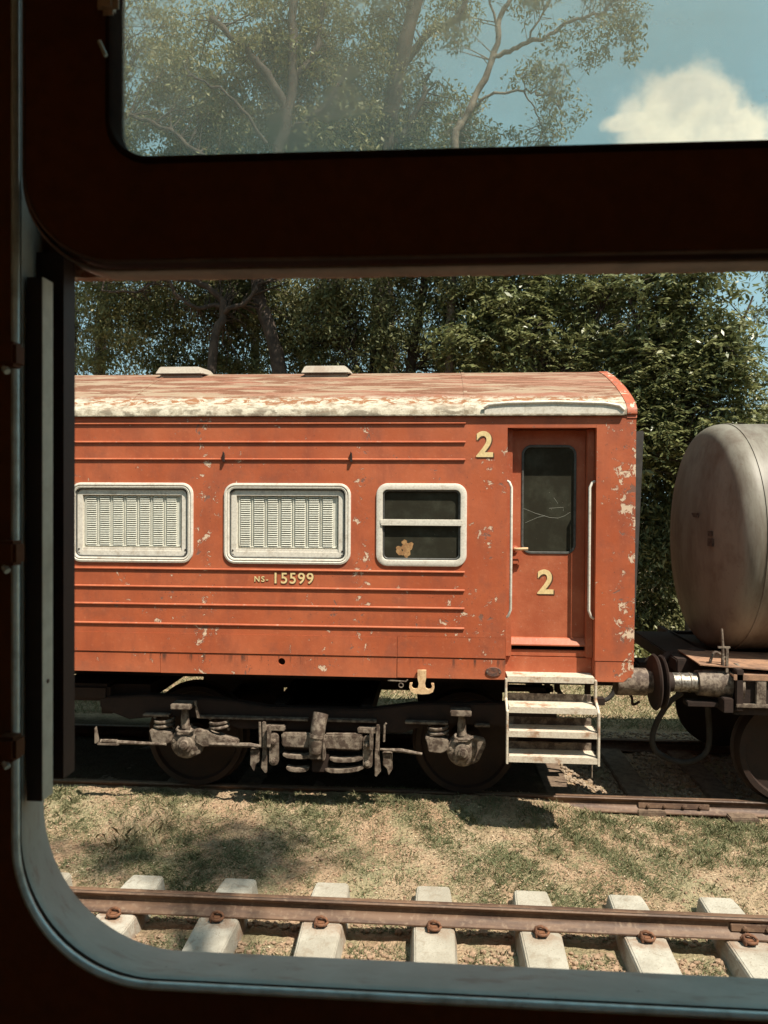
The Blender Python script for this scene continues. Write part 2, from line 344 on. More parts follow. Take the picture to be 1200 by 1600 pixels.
def soil(g):
    x, y, z = g.xyz()
    a = g.noise(1.3, 7, .65); b = g.noise(9, 8, .7); c = g.noise(60, 6, .7)
    col = g.mix(g.map(a, .35, .65), (.44, .28, .18), (.50, .38, .25)); col = g.mix(g.map(b, .42, .7), col, (.24, .19, .11))
    col = g.mix(g.map(c, .5, .75), col, (.46, .36, .24)); col = g.mix(g.map(g.noise(2.6, 5, vec=g.off(g.obj(), (5, 5, 0))), .5, .62, 0, .55), col, (.27, .27, .15))
    coach_shade = g.mul(g.mul(g.map(y, 6.82, 7.0), g.map(y, 9.3, 8.9)), g.map(g.math('ADD', x, g.mul(g.noise(2, 3), .5)), 1.55, 1.15)); col = g.mix(g.mul(coach_shade, .9), col, (.05, .033, .022))  # ground darkened between the rails: the coach's shade put into the soil colour
    v = g.voro(38)
    g.put(g.b.inputs['Normal'], g.bump(g.math('ADD', g.math('ADD', b, c), g.mul(v, .8)), .9, .03)); return col
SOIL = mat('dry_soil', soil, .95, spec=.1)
CLOD = mat('soil_clods', grimy((.36, .245, .165), (.25, .165, .11), 12, .4, .66, .6), .95, spec=.1)

# ------------------------------------------------------------------ ground
def nz(x, y, s=1.0):
    return (np.sin(x*1.7*s+1.3)*np.cos(y*1.9*s+.4)+.5*np.sin(x*4.1*s+y*2.3*s)+.3*np.sin(x*9.7*s-y*7.9*s+2)+.2*np.cos(x*17*s+y*21*s))/2
def gz(x, y):
    x = np.asarray(x, float); y = np.asarray(y, float)
    ss = lambda v, a, b: (lambda t: t*t*(3-2*t))(np.clip((v-a)/(b-a), 0, 1))
    h = -.10 + .08*ss(y, 5.20, 5.75+.05*np.sin(x*3)) + (.03+.10*(1-ss(x, .9, 1.5)))*ss(y, 6.05, 6.62)*(1-.6*ss(y, 6.86, 7.0)*(1-ss(x, .9, 1.5))) + .5*ss(y, 11.5, 15) + .03*nz(x, y, .5)
    h = h + .012*nz(x, y, 3.1) + .006*nz(x+3, y, 11.)
    return h
fx = np.arange(-7, 7.001, .035); fy = np.arange(2.2, 12.5, .035)
xs = np.concatenate([[-1500, -300, -80, -30, -15, -10], fx, [10, 15, 30, 80, 300, 1500]])
ys = np.concatenate([[-1500, -300, -60, -15, -5, 0, 1.2], fy, [13, 14, 16, 20, 30, 80, 300, 1500]])
X, Y = np.meshgrid(xs, ys); Z = gz(X, Y)+rng.normal(0, .004, X.shape); nx, ny = len(xs), len(ys)
V = np.stack([X, Y, Z], -1).reshape(-1, 3); i = np.arange(nx*ny).reshape(ny, nx)
Fq = np.stack([i[:-1, :-1], i[:-1, 1:], i[1:, 1:], i[1:, :-1]], -1).reshape(-1, 4)
me = bpy.data.meshes.new('ground'); me.vertices.add(len(V)); me.vertices.foreach_set('co', V.astype('f').ravel())
me.loops.add(Fq.size); me.loops.foreach_set('vertex_index', Fq.astype('i').ravel()); me.polygons.add(len(Fq)); me.polygons.foreach_set('loop_start', np.arange(0, Fq.size, 4, dtype='i'))
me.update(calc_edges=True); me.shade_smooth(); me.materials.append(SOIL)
g_ = bpy.data.objects.new('ground', me); COL.objects.link(g_); tag(g_, kind='structure')

# ------------------------------------------------------------------ rails and sleepers
def rail_profile(yc, top, h=.117, head=.066, foot=.13):
    b = top-h; a = head/2; f = foot/2; half = [(f, b), (f, b+.009), (.030, b+.028), (.013, b+.044), (.008, b+.060), (.009, top-.036), (a-.012, top-.028), (a, top-.009), (a-.002, top-.004), (a-.009, top)]
    return [(yc-p, q) for p, q in half]+[(yc+p, q) for p, q in half[::-1]]
def make_rail(x0, x1, yc, top, label, group, joints=(), shiny=True):
    r = empty('rail', (x0, yc, top-.15), label, 'rail', group)
    MB().prism(rail_profile(yc, top), x0, x1, 'x').build('rail_body', RAIL, r, smooth=50)
    if shiny: MB().box(x0, x1, yc-.025, yc-.016, top-.0003, top+.0012).build('running_surface', RAILT, r)
    for jx in joints:
        fp = MB().prism([(yc-.008, top-.086), (yc-.034, top-.080), (yc-.026, top-.038), (yc-.008, top-.032)], jx-.30, jx+.30, 'x').build('fishplate', RAIL, r, bevel=.003)
        for k in (-.22, -.08, .08, .22):
            MB().lathe((jx+k, yc-.026, top-.060), (0, -1, 0), [(0, .016), (.018, .015), (.02, .008)], 6).build('bolt', RAIL, fp)
    return r
make_rail(-9, 9, 4.88, .15, 'rusty rail with worn bright top crossing the whole picture over the concrete sleepers', 'rails of the concrete sleeper track', (2.12,))
make_rail(-9, 9, 3.20, .15, 'rail of the concrete sleeper track hidden below the window sill', 'rails of the concrete sleeper track')
make_rail(-12, 12, 6.80, .15, 'half buried rusty rail in front of the parked coach wheels', 'rails under the parked coach', (2.05,), True)
make_rail(-12, 12, 8.48, .15, 'far rail under the parked coach in deep shadow', 'rails under the parked coach', (), False)

def eclip():
    c = MB().tube([(-.045, -.075, .004), (-.03, -.07, .030), (.0, -.072, .038), (.032, -.078, .030), (.046, -.098, .020), (.03, -.125, .018), (-.01, -.13, .018), (-.03, -.115, .020), (-.034, -.085, .03)], .0085, 7)
    return c
sl_x = [(-4.78), -4.10, -3.42, -2.75, -2.07, -1.395, -.711, 0, .650, 1.290, 1.910, 2.56, 3.24, 3.92]
where = {-2.75: 'mostly hidden by the curved corner of the window frame', -2.07: 'pale concrete sleeper nearest the curved window corner with its clip just clear of the frame',
         -1.395: 'pale concrete sleeper second from the curved window corner', -.711: 'pale concrete sleeper below the space between the coach lettering and the left axle box',
         0: 'pale concrete sleeper roughly under the small coach window', .650: 'pale concrete sleeper below the white coach steps', 1.290: 'pale concrete sleeper below the gap between coach and tank wagon',
         1.910: 'concrete sleeper with a dark stain under the bolted rail joint'}
where[-2.75] = 'pale concrete sleeper end just showing beside the curved window corner'
where[-.711] = 'pale concrete sleeper straight below the middle of the wheel bogie'
root0 = None
for k, sx in enumerate(sl_x):
    lab = where.get(sx, ['third', 'second', 'first', '', '', '', '', '', '', '', '', 'first', 'second', 'third'][k]+' concrete sleeper beyond the %s edge of the picture on the nearest track' % ('right' if sx > 0 else 'left'))
    if root0 is None:
        root0 = empty('concrete_sleeper', (sx, 4.04, 0.0), lab, 'sleeper', 'concrete sleepers of the nearest track')
        def slp(x):
            m = MB(); y0, y1 = 2.74, 5.36
            secs = [(y0, .115, .0), (3.0, .13, 0), (3.5, .125, -.01), (4.04, .115, -.02), (4.6, .125, -.006), (4.9, .132, -.002), (5.24, .122, -.004), (y1, .115, -.010)]
            vs = []
            for y, w, t in secs: vs += [(x-w-.028, y, -.20), (x-w, y, t-.012), (x-w+.012, y, t), (x+w-.012, y, t), (x+w, y, t-.012), (x+w+.028, y, -.20)]
            fs = [(i*6+j, i*6+(j+1) % 6, (i+1)*6+(j+1) % 6, (i+1)*6+j) for i in range(len(secs)-1) for j in range(6)]
            return m.add(vs, fs+[tuple(range(5, -1, -1)), tuple((len(secs)-1)*6+j for j in range(6))])
        BZ = .031
        slp(sx).build('sleeper_body', CONC, root0, bevel=.006)
        for yy in (4.88, 3.20):
            for sgn in (1, -1):
                e_ = eclip(); e_.v = [(sx+a*sgn*1.0, yy+b*sgn*1.02, c*1.2) for a, b, c in e_.v]
                cl = e_.build('rail_clip', CLIPM, root0, smooth=60)
                MB().box(sx-.034, sx+.034, yy+sgn*-.070-.018, yy+sgn*-.070+.018, .001, .022).box(sx-.040, sx-.022, yy+sgn*-.10-.028, yy+sgn*-.10+.028, .001, .034).box(sx-.020, sx+.024, yy+sgn*-.102-.014, yy+sgn*-.102+.014, .001, .026).build('clip_shoulder', CLIPM, cl, bevel=.004)
    else:
        c = dup(root0, (sx, 4.04+random.uniform(-.012, .012), .031+random.uniform(-.004, .0015)), label=lab); c.rotation_euler.z = random.uniform(-.012, .012)
        if abs(sx-.0) > 99: pass
root0.location.z = .031
# timber sleepers of the coach's track
t0 = None
tlab = ['old timber sleeper left of the left axle box behind the window post', 'old timber sleeper in shade under the left brake lever', 'old timber sleeper in shade just left of the left coach wheel', 'old timber sleeper in shade under the left coach wheel',
        'old timber sleeper in shade under the left swing link', 'old timber sleeper in shade under the right swing link', 'old timber sleeper in shade left of the right coach wheel', 'old timber sleeper in shade under the right coach wheel',
        'grey timber sleeper end half lit below the coach steps', 'timber sleeper in gravel beneath the touching buffers', 'timber sleeper in gravel beneath the hanging brake hose', 'timber sleeper under the front wheel of the tank wagon']
for k, sx in enumerate(np.arange(-4.62, 3.4, .72)):
    lab = tlab[k]
    loc = (sx+random.uniform(-.04, .04), 7.64, 0)
    if t0 is None:
        t0 = MB().box(loc[0]-.12, loc[0]+.12, 6.69, 8.59, -.12, .0).build('timber_sleeper', WOOD, None, bevel=.008, loc=loc, label=lab, cat='sleeper', group='timber sleepers under the coach')
    else:
        c = t0.copy(); COL.objects.link(c); c.location = (loc[0], 7.64+random.uniform(-.05, .05), random.uniform(.045, .06) if sx > .8 else .03); c.rotation_euler.z = random.uniform(-.03, .03); c['label'] = lab

# ------------------------------------------------------------------ parked coach
COACH = empty('railway_coach', (-5, 7.65, 0), 'weathered orange railway coach with shuttered windows, numbered 2 beside its end door', 'railway coach')
WY = 6.25; XL = -11.0; XE = 1.57
WX0 = -3.075
win_x = [WX0+1.312*k for k in range(-5, 2)]      # left edges of the shuttered windows, width 1.055
WZ0, WZ1 = 2.188, 2.855
holes = [rrpts(x+.012, x+1.043, WZ0+.012, WZ1-.012, .085) for x in win_x] + [rrpts(-.489, .223, WZ0+.008, WZ1-.008, .085)]
outer = [(XL, 1.442), (.556, 1.442), (.556, 3.308), (1.262, 3.308), (1.262, 1.442), (XE, 1.442), (XE, 3.40), (XL, 3.40)]
plate(outer, holes, WY, .05, 'side_wall', ORG, COACH)
# sole panels below the seam, each its own sheet
for a, b, n in ((XL, -6.2, 0), (-6.197, -3.9, 0), (-3.897, -2.3, 0), (-2.297, -.327, 1), (-.324, .553, 0)):
    if n: plate([(a, 1.272), (b, 1.272), (b, 1.438), (a, 1.438)], [[(-1.276+.03*math.cos(t/16*math.tau), 1.384+.03*math.sin(t/16*math.tau)) for t in range(16)]], WY+.003, .04, 'sole_panel', ORG, COACH)
    else: MB().box(a, b, WY+.003, WY+.043, 1.272, 1.438).build('sole_panel', ORG, COACH, bevel=.003)
MB().prism([(1.264, 1.272), (1.49, 1.272), (XE-.002, 1.345), (XE-.002, 1.438), (1.264, 1.438)], WY+.002, WY+.05).build('pillar_skirt', ORG, COACH, bevel=.004)
MB().box(-1.35, -1.2, WY+.06, WY+.07, 1.3, 1.43).build('hole_backing', DARK, COACH)
# ribs
for z in (3.345, 3.192, 3.050):
    MB().prism([(WY-.002, z-.004), (WY-.013, z-.005), (WY-.0135, z+.001), (WY-.002, z+.010)], XL, .220, 'x').build('rib', ORP, COACH, smooth=30)
for z in (2.140, 1.992, 1.845, 1.683):
    MB().prism([(WY-.002, z-.004), (WY-.013, z-.005), (WY-.0135, z+.001), (WY-.002, z+.010)], XL, .220, 'x').build('rib', ORP, COACH, smooth=30)
MB().box(XL, -.327, WY-.004, WY+.0, 1.445, 1.606).build('overlay_panel', ORG, COACH, bevel=.0015)
MB().box(-.322, .552, WY-.003, WY+.0, 1.445, 1.612).build('overlay_panel', ORG, COACH, bevel=.0015)
for x in (-1.764, -.707): MB().prism([(x-.008, 3.03), (x+.012, 3.028), (x+.006, 3.10), (x-.004, 3.115)], WY-.03, WY-.0025).build('lamp_bracket', DARK, COACH, bevel=.002)
# shuttered windows
def shuttered(x):
    w = MB().rr(x, x+1.055, WZ0, WZ1, .095, [(0, WY-.001), (.004, WY-.014), (.018, WY-.018), (.028, WY-.008), (.034, WY-.016), (.046, WY-.012), (.050, WY+.035), (.0, WY+.035)]).build('window', ALU, COACH, smooth=35)
    MB().rr(x+.048, x+1.007, WZ0+.048, WZ1-.048, .06, [(0, WY+.004), (.006, WY-.002), (.012, WY+.004), (.012, WY+.036), (0, WY+.036)]).build('rubber_seal', RUBBER, w, smooth=40)
    MB().rr(x+.058, x+.997, WZ0+.056, WZ1-.058, .05, [(0, WY+.010), (.044, WY+.010), (.046, WY+.034), (0, WY+.034)]).build('sash', ALU, w, smooth=35)
    MB().box(x+.10, x+.955, WY+.016, WY+.032, WZ0+.075, WZ0+.125).build('sash_rail', ALU, w, bevel=.004)
    sh = MB().box(x+.09, x+.965, WY+.036, WY+.05, WZ0+.10, WZ1-.09).build('shutter', SHUT, w, bevel=.002)
    MB().rr(x+.118, x+.942, WZ0+.132, WZ1-.098, .03, [(0, WY+.028), (.005, WY+.026), (.010, WY+.028), (.010, WY+.036), (0, WY+.036)]).build('shutter_frame', SHUT, w, smooth=35)
    for c in range(7):
        x0 = x+.134+c*.1145; m = MB()
        for k in range(23):
            z = WZ0+.148+k*.0181
            m.prism([(WY+.0365, z), (WY+.022, z+.001), (WY+.024, z+.006), (WY+.0365, z+.0125)], x0, x0+.080, 'x')
        m.build('louvre_column', SHUT, w, kind='stuff')
        if c < 6: MB().box(x0+.093, x0+.100, WY+.027, WY+.0355, WZ0+.136, WZ1-.102).build('shutter_ridge', SHUT, w, bevel=.002)
    for sx in (.072, .983):
        for dz in (.075, .11): MB().lathe((x+sx, WY+.010, WZ0+dz), (0, -1, 0), [(0, .008), (.004, .007)], 8).build('screw', DARK, w)
    return w
for x in win_x: shuttered(x)
# clear window
x0, x1 = -.501, .235
w3 = MB().rr(x0, x1, WZ0-.006, WZ1+.003, .095, [(0, WY-.001), (.004, WY-.014), (.02, WY-.02), (.05, WY-.016), (.054, WY-.002), (.056, WY+.04), (0, WY+.04)]).build('window', ALU, COACH, smooth=35, label='small dark glass window with a white cross bar')
MB().rr(x0+.055, x1-.055, WZ0+.05, WZ1-.05, .045, [(0, WY-.001), (.006, WY-.006), (.012, WY-.001), (.012, WY+.03), (0, WY+.03)]).build('rubber_seal', RUBBER, w3, smooth=40)
MB().box(x0+.070, x1-.070, WY+.022, WY+.028, 2.545, WZ1-.064).build('pane', GLD, w3)
pn = MB().box(x0+.070, x1-.070, WY+.014, WY+.020, WZ0+.062, 2.535).build('pane', GLD, w3)
MB().box(x0+.030, x1-.030, WY-.024, WY-.006, 2.524, 2.566).build('cross_bar', ALU, w3, bevel=.006)
MB().box(x0+.040, x1-.040, WY-.027, WY-.020, 2.515, 2.528).build('bar_lip', ALU, w3, bevel=.002)
m = MB()
for cx, cz, r in ((-.315, 2.33, .022), (-.31, 2.30, .025), (-.255, 2.34, .04), (-.25, 2.30, .035), (-.225, 2.35, .028), (-.268, 2.375, .022), (-.255, 2.27, .018), (-.29, 2.285, .015)):
    m.prism([(cx+r*(1+.25*random.uniform(-1, 1))*math.cos(t/11*math.tau), cz+r*(1+.3*random.uniform(-1, 1))*math.sin(t/11*math.tau)) for t in range(11)], WY+.0125+random.uniform(-.0008, .0008), WY+.0138)
m.build('brown_stain', SPLAT, w3)
# interior box behind the side wall so that nothing shows through
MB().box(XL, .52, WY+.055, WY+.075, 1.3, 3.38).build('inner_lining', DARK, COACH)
# body: floor, far side, ends
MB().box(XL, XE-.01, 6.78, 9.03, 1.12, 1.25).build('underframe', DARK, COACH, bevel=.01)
MB().box(XL, XE, 9.0, 9.05, 1.27, 3.40).build('far_side_wall', ORG, COACH)
MB().prism([(WY+.052, 1.30), (8.99, 1.30), (8.99, 3.38), (8.7, 3.56), (7.65, 3.88), (6.6, 3.56), (WY+.052, 3.38)], XE-.045, XE-.005, 'x').build('end_wall', ORP, COACH)
# roof
half = [(0, 3.405), (-.012, 3.412), (-.010, 3.445), (.010, 3.475), (.05, 3.510), (.12, 3.553), (.22, 3.605), (.38, 3.680), (.58, 3.762), (.82, 3.850), (1.1, 3.935), (1.4, 3.980)]
prof = [(WY+a, b) for a, b in half] + [(9.05-a, b) for a, b in half[-2::-1]]
inner = [(a, b-.03) for a, b in prof[::-1]]
MB().prism(prof+[(9.03, 3.39), (7.65, 3.39), (WY+.03, 3.39)], XL, XE-.075, 'x').build('roof', ROOF, COACH, smooth=40)
ring = [(WY+a+(-.004 if a < 0 else 0), b+.006) for a, b in half] + [(9.05-a, b+.006) for a, b in half[-2::-1]]
MB().prism([(WY-.006, 3.385)]+ring+[(9.056, 3.385), (7.65, 3.37)], XE-.073, XE+.004, 'x').build('roof_end_rim', ORG, COACH, smooth=40)
MB().box(XL, XE-.10, WY-.030, WY-.002, 3.402, 3.416).build('gutter', ROOF, COACH, bevel=.003)
for x in (-5.6, -2.62, .21): MB().prism([(a, b+.004) for a, b in prof], x, x+.03, 'x').build('roof_seam', ROOF, COACH)
# rain strip above the door
pts = [(.36, WY-.022, 3.468), (.40, WY-.022, 3.492), (.55, WY-.022, 3.505), (.93, WY-.022, 3.512), (1.32, WY-.022, 3.500), (1.43, WY-.022, 3.480), (1.47, WY-.022, 3.445)]
MB().tube(pts, .013, 8).build('rain_strip', ALU, COACH, smooth=60)
MB().prism([(.37, 3.418), (1.47, 3.418), (1.47, 3.440), (1.42, 3.472), (1.3, 3.49), (.93, 3.502), (.55, 3.495), (.41, 3.482), (.37, 3.46)], WY-.020, WY-.004).build('rain_flashing', ALU, COACH)
# roof vents
for x in (-2.67, -1.28, -5.3):
    MB().add([(x, 7.1, 3.90), (x+.46, 7.1, 3.90), (x+.46, 7.55, 3.94), (x, 7.55, 3.94), (x+.03, 7.14, 3.975), (x+.41, 7.14, 3.975), (x+.41, 7.5, 4.0), (x+.03, 7.5, 4.0)],
             [(0, 1, 5, 4), (1, 2, 6, 5), (2, 3, 7, 6), (3, 0, 4, 7), (4, 5, 6, 7), (0, 3, 2, 1)]).box(x+.03, x+.43, 7.14, 7.5, 3.82, 3.90).build('roof_vent', VENT, COACH, bevel=.008)
# door recess
MB().box(.540, .555, WY+.051, 6.60, 1.27, 3.34).build('door_jamb', ORP, COACH)
MB().box(1.262, 1.277, WY+.051, 6.60, 1.27, 3.34).build('door_jamb', ORP, COACH)
MB().box(.556, 1.261, WY+.051, 6.60, 3.31, 3.33).build('recess_ceiling', ORP, COACH)
MB().box(.556, .606, WY+.08, WY+.165, 1.45, 3.305).build('door_post', ORP, COACH, bevel=.004)
MB().box(1.205, 1.261, WY+.08, WY+.165, 1.45, 3.305).build('door_post', ORP, COACH, bevel=.004)
DOOR = plate([(.609, 1.56), (1.202, 1.56), (1.202, 3.30), (.609, 3.30)], [rrpts(.690, 1.126, 2.290, 3.175, .075)], WY+.15, .04, 'door', ORP, COACH)
MB().rr(.685, 1.131, 2.285, 3.180, .080, [(0, WY+.149), (.004, WY+.142), (.016, WY+.142), (.020, WY+.15), (.020, WY+.17), (0, WY+.17)]).build('window_seal', RUBBER, DOOR, smooth=40)
MB().box(.695, 1.121, WY+.160, WY+.166, 2.295, 3.17).build('pane', GLD, DOOR)
for q in ([(.70, 2.66), (.80, 2.62), (.92, 2.585), (.985, 2.58), (1.04, 2.60), (1.085, 2.63)], [(.72, 2.54), (.82, 2.585), (.88, 2.60)], [(.915, 2.66), (1.03, 2.67), (1.028, 2.64)], [(.95, 2.75), (.985, 2.70)]):
    MB().tube([(a, WY+.1595, b) for a, b in q], .0010, 4).build('scratch', SCR, DOOR)
MB().prism([(WY+.149, 1.60), (WY+.135, 1.595), (WY+.095, 1.548), (WY+.095, 1.538), (WY+.149, 1.538)], .606, 1.204, 'x').build('drip_ledge', ORP, DOOR)
MB().box(.556, 1.261, WY+.12, WY+.149, 1.447, 1.50).build('threshold', ORP, COACH, bevel=.004)
MB().box(.556, 1.261, WY+.115, WY+.145, 1.27, 1.443).build('threshold_panel', ORP, COACH, bevel=.003)
MB().box(.612, .665, WY+.11, WY+.149, 2.20, 2.245).build('lock_case', ORP, DOOR, bevel=.006)
hd = MB().tube([(.635, WY+.14, 2.325), (.635, WY+.09, 2.325), (.66, WY+.08, 2.327), (.735, WY+.08, 2.330)], [.014, .012, .012, .012], 8).build('handle', HOOKM, DOOR, smooth=60)
MB().lathe((.635, WY+.149, 2.322), (0, -1, 0), [(0, .03), (.012, .03), (.016, .02)], 14).build('handle_rose', ORP, DOOR)
for (xa, xb, yy) in ((.558, .592, WY+.03), (1.258, 1.216, WY+.045)):
    MB().tube([(xa, yy, 2.88), (xa+(xb-xa)*.5, yy-.01, 2.87), (xb, yy-.02, 2.83), (xb, yy-.02, 2.4), (xb, yy-.02, 1.84), (xa+(xb-xa)*.5, yy-.01, 1.79), (xa, yy, 1.775)], .011, 10).build('grab_rail', ALU, COACH, smooth=60)
# lettering
def letter(b, x, z, s, y, par, nm, bo, dx, sp_=1, **k):
    o = text(b, x, z, s, y, nm, CREAM, par, .0012, bo, sp_, **k); text(b, x+dx, z-dx*.8, s, y+.0012, 'lettering_drop_shade', LSHADE, o, .0008, bo, sp_)  # dark offset copy is the signwriter's painted drop shade
letter('2', .302, 3.078, .285, WY-.0045, COACH, 'painted_numeral', .006, .010)
letter('2', .818, 1.962, .275, WY+.146, DOOR, 'painted_numeral', .006, .010)
letter('NS-', -1.508, 2.043, .064, WY-.004, COACH, 'painted_letters', .001, .003, 1.3)
letter('15599', -1.360, 2.032, .126, WY-.0045, COACH, 'painted_number', .0015, .005, 1.14)
# maker plate and hook, eyelet
pl = MB().add(*(lambda n: ([(.457+.062*math.cos(t/n*math.tau), WY-.006, 1.336+.036*math.sin(t/n*math.tau)) for t in range(n)]+[(.457+.066*math.cos(t/n*math.tau), WY+.004, 1.336+.04*math.sin(t/n*math.tau)) for t in range(n)],
       [tuple(range(n)), *[(i, i+n, (i+1) % n+n, (i+1) % n) for i in range(n)]]))(22)).build('maker_plate', mat('rusty_plate', grimy((.18, .07, .04), (.09, .05, .04), 40, .4, .6, .9), .7), COACH)
for a in (-.05, .05): MB().lathe((.457+a, WY-.006, 1.336), (0, -1, 0), [(0, .006), (.004, .005)], 8).build('rivet', DGREY, pl)
hk = [(-.155, 1.345), (-.085, 1.345), (-.085, 1.28), (-.095, 1.235), (-.088, 1.20), (-.07, 1.19), (-.045, 1.195), (-.036, 1.215), (-.045, 1.24), (-.022, 1.238), (-.018, 1.205), (-.03, 1.17), (-.06, 1.155), (-.12, 1.150), (-.18, 1.155), (-.21, 1.172), (-.222, 1.205), (-.218, 1.238), (-.195, 1.24), (-.203, 1.215), (-.192, 1.195), (-.17, 1.19), (-.152, 1.20), (-.145, 1.235), (-.155, 1.28)]
plate(hk, [], WY-.035, .027, 'lifting_hook', HOOKM, COACH)
MB().tube([(-.40, WY+.02, 1.245), (-.25, WY-.01, 1.245), (-.235, WY-.01, 1.26)], .006, 6).build('hanger_pin', DGREY, COACH)
MB().tube([(-.29+.018*math.cos(t/12*math.tau), WY-.005, 1.212+.018*math.sin(t/12*math.tau)) for t in range(13)], .005, 6).build('ring', DGREY, COACH)
# gangway bellows and door at the end
MB().add([(XE, 6.98, 1.55), (XE+.20, 7.04, 1.50), (XE+.20, 8.26, 1.50), (XE, 8.32, 1.55), (XE, 6.98, 3.32), (XE+.27, 7.04, 3.36), (XE+.27, 8.26, 3.36), (XE, 8.32, 3.32)],
         [(0, 1, 5, 4), (1, 2, 6, 5), (2, 3, 7, 6), (4, 5, 6, 7), (0, 3, 2, 1), (0, 4, 7, 3)]).build('gangway_bellows', BELLOW, COACH, bevel=.01)
# steps
st = empty('entrance_steps', (0, 0, 0), None, None); st.parent = COACH; st.location = (.92-(-5), 6.1-7.65, 1.3)
SX0, SX1 = .545, 1.268
for x, sgn in ((SX0, 1), (SX1, -1)):
    path = [(6.19, 1.30), (6.19, 1.14), (6.06, 1.06), (6.06, .655)]
    m = MB(); e1_ = x; e2_ = x+.018*sgn
    m.prism([(6.215, 1.30), (6.215, 1.13), (6.085, 1.05), (6.085, .66), (6.045, .66), (6.045, 1.075), (6.175, 1.15), (6.175, 1.30)], min(e1_, e2_), max(e1_, e2_), 'x').build('stringer', STEPM, st, bevel=.003)
for k, (zt, yf, yb) in enumerate(((1.318, 6.19, 6.41), (1.105, 6.065, 6.27), (.918, 6.055, 6.25), (.722, 6.05, 6.24))):
    t_ = MB().box(SX0+.019, SX1-.019, yf, yb, zt-.008, zt).box(SX0+.019, SX1-.019, yf-.004, yf+.004, zt-.045, zt).build('tread', STEPM, st)
    if k: MB().box(SX0+.03, SX1-.03, yb, yb+.006, zt-.02, zt+.06).build('toe_board', DGREY, st)
    if k: MB().box(SX1-.026, SX1-.020, yf, yb, zt-.03, zt).box(SX0+.020, SX0+.026, yf, yb, zt-.03, zt).build('side_bracket', STEPM, st)
MB().tube([(SX1-.03, 6.2, .66), (SX1-.03, 6.2, .52)], .005, 6).build('loose_rod', DGREY, st)

# ---- underfloor and bogie (children of the coach)
BX = -1.02; BY = 6.43
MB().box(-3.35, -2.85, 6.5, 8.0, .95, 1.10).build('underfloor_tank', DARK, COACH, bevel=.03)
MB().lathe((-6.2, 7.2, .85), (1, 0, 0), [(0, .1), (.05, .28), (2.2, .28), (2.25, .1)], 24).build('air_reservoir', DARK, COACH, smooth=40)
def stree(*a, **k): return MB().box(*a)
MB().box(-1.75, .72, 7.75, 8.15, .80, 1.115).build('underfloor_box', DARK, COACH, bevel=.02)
BG = empty('bogie', (0, 0, 0), None, None); BG.parent = COACH; BG.location = (BX+5, 0, .6)
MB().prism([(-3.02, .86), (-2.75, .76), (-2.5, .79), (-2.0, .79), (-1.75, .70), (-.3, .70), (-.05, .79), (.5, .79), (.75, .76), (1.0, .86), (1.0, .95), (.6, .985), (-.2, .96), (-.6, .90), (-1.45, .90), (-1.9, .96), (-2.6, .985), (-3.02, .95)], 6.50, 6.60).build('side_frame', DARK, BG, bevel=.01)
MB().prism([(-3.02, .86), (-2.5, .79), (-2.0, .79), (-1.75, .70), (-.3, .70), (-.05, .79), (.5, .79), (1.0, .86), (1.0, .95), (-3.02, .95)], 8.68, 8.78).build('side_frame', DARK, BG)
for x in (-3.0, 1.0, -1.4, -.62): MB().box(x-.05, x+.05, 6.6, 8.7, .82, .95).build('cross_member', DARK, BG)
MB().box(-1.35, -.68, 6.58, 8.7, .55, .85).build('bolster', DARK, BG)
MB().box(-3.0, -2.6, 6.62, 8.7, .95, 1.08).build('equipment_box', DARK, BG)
for wx in (-2.22, .26):
    for yy, dr in ((6.78, -1), (8.50, 1)):
        wh = MB().lathe((wx, yy+.05*dr*-1, .60), (0, dr, 0), [(-.05, .475), (-.03, .48), (-.02, .455), (.085, .445), (.085, .40), (.05, .385), (.035, .16), (.09, .12), (.09, .02)], 48).build('wheel', WHEELM, BG, smooth=35)
    MB().tube([(wx, 6.7, .6), (wx, 8.6, .6)], .08, 14).build('axle', DARK, BG)
def coil(x, z0, z1, r, y, n=2.6):
    k = int(n*14); return MB().tube([(x+r*math.cos(t/14*math.tau), y+r*math.sin(t/14*math.tau), z0+(z1-z0)*t/k) for t in range(k+1)], .014, 6)
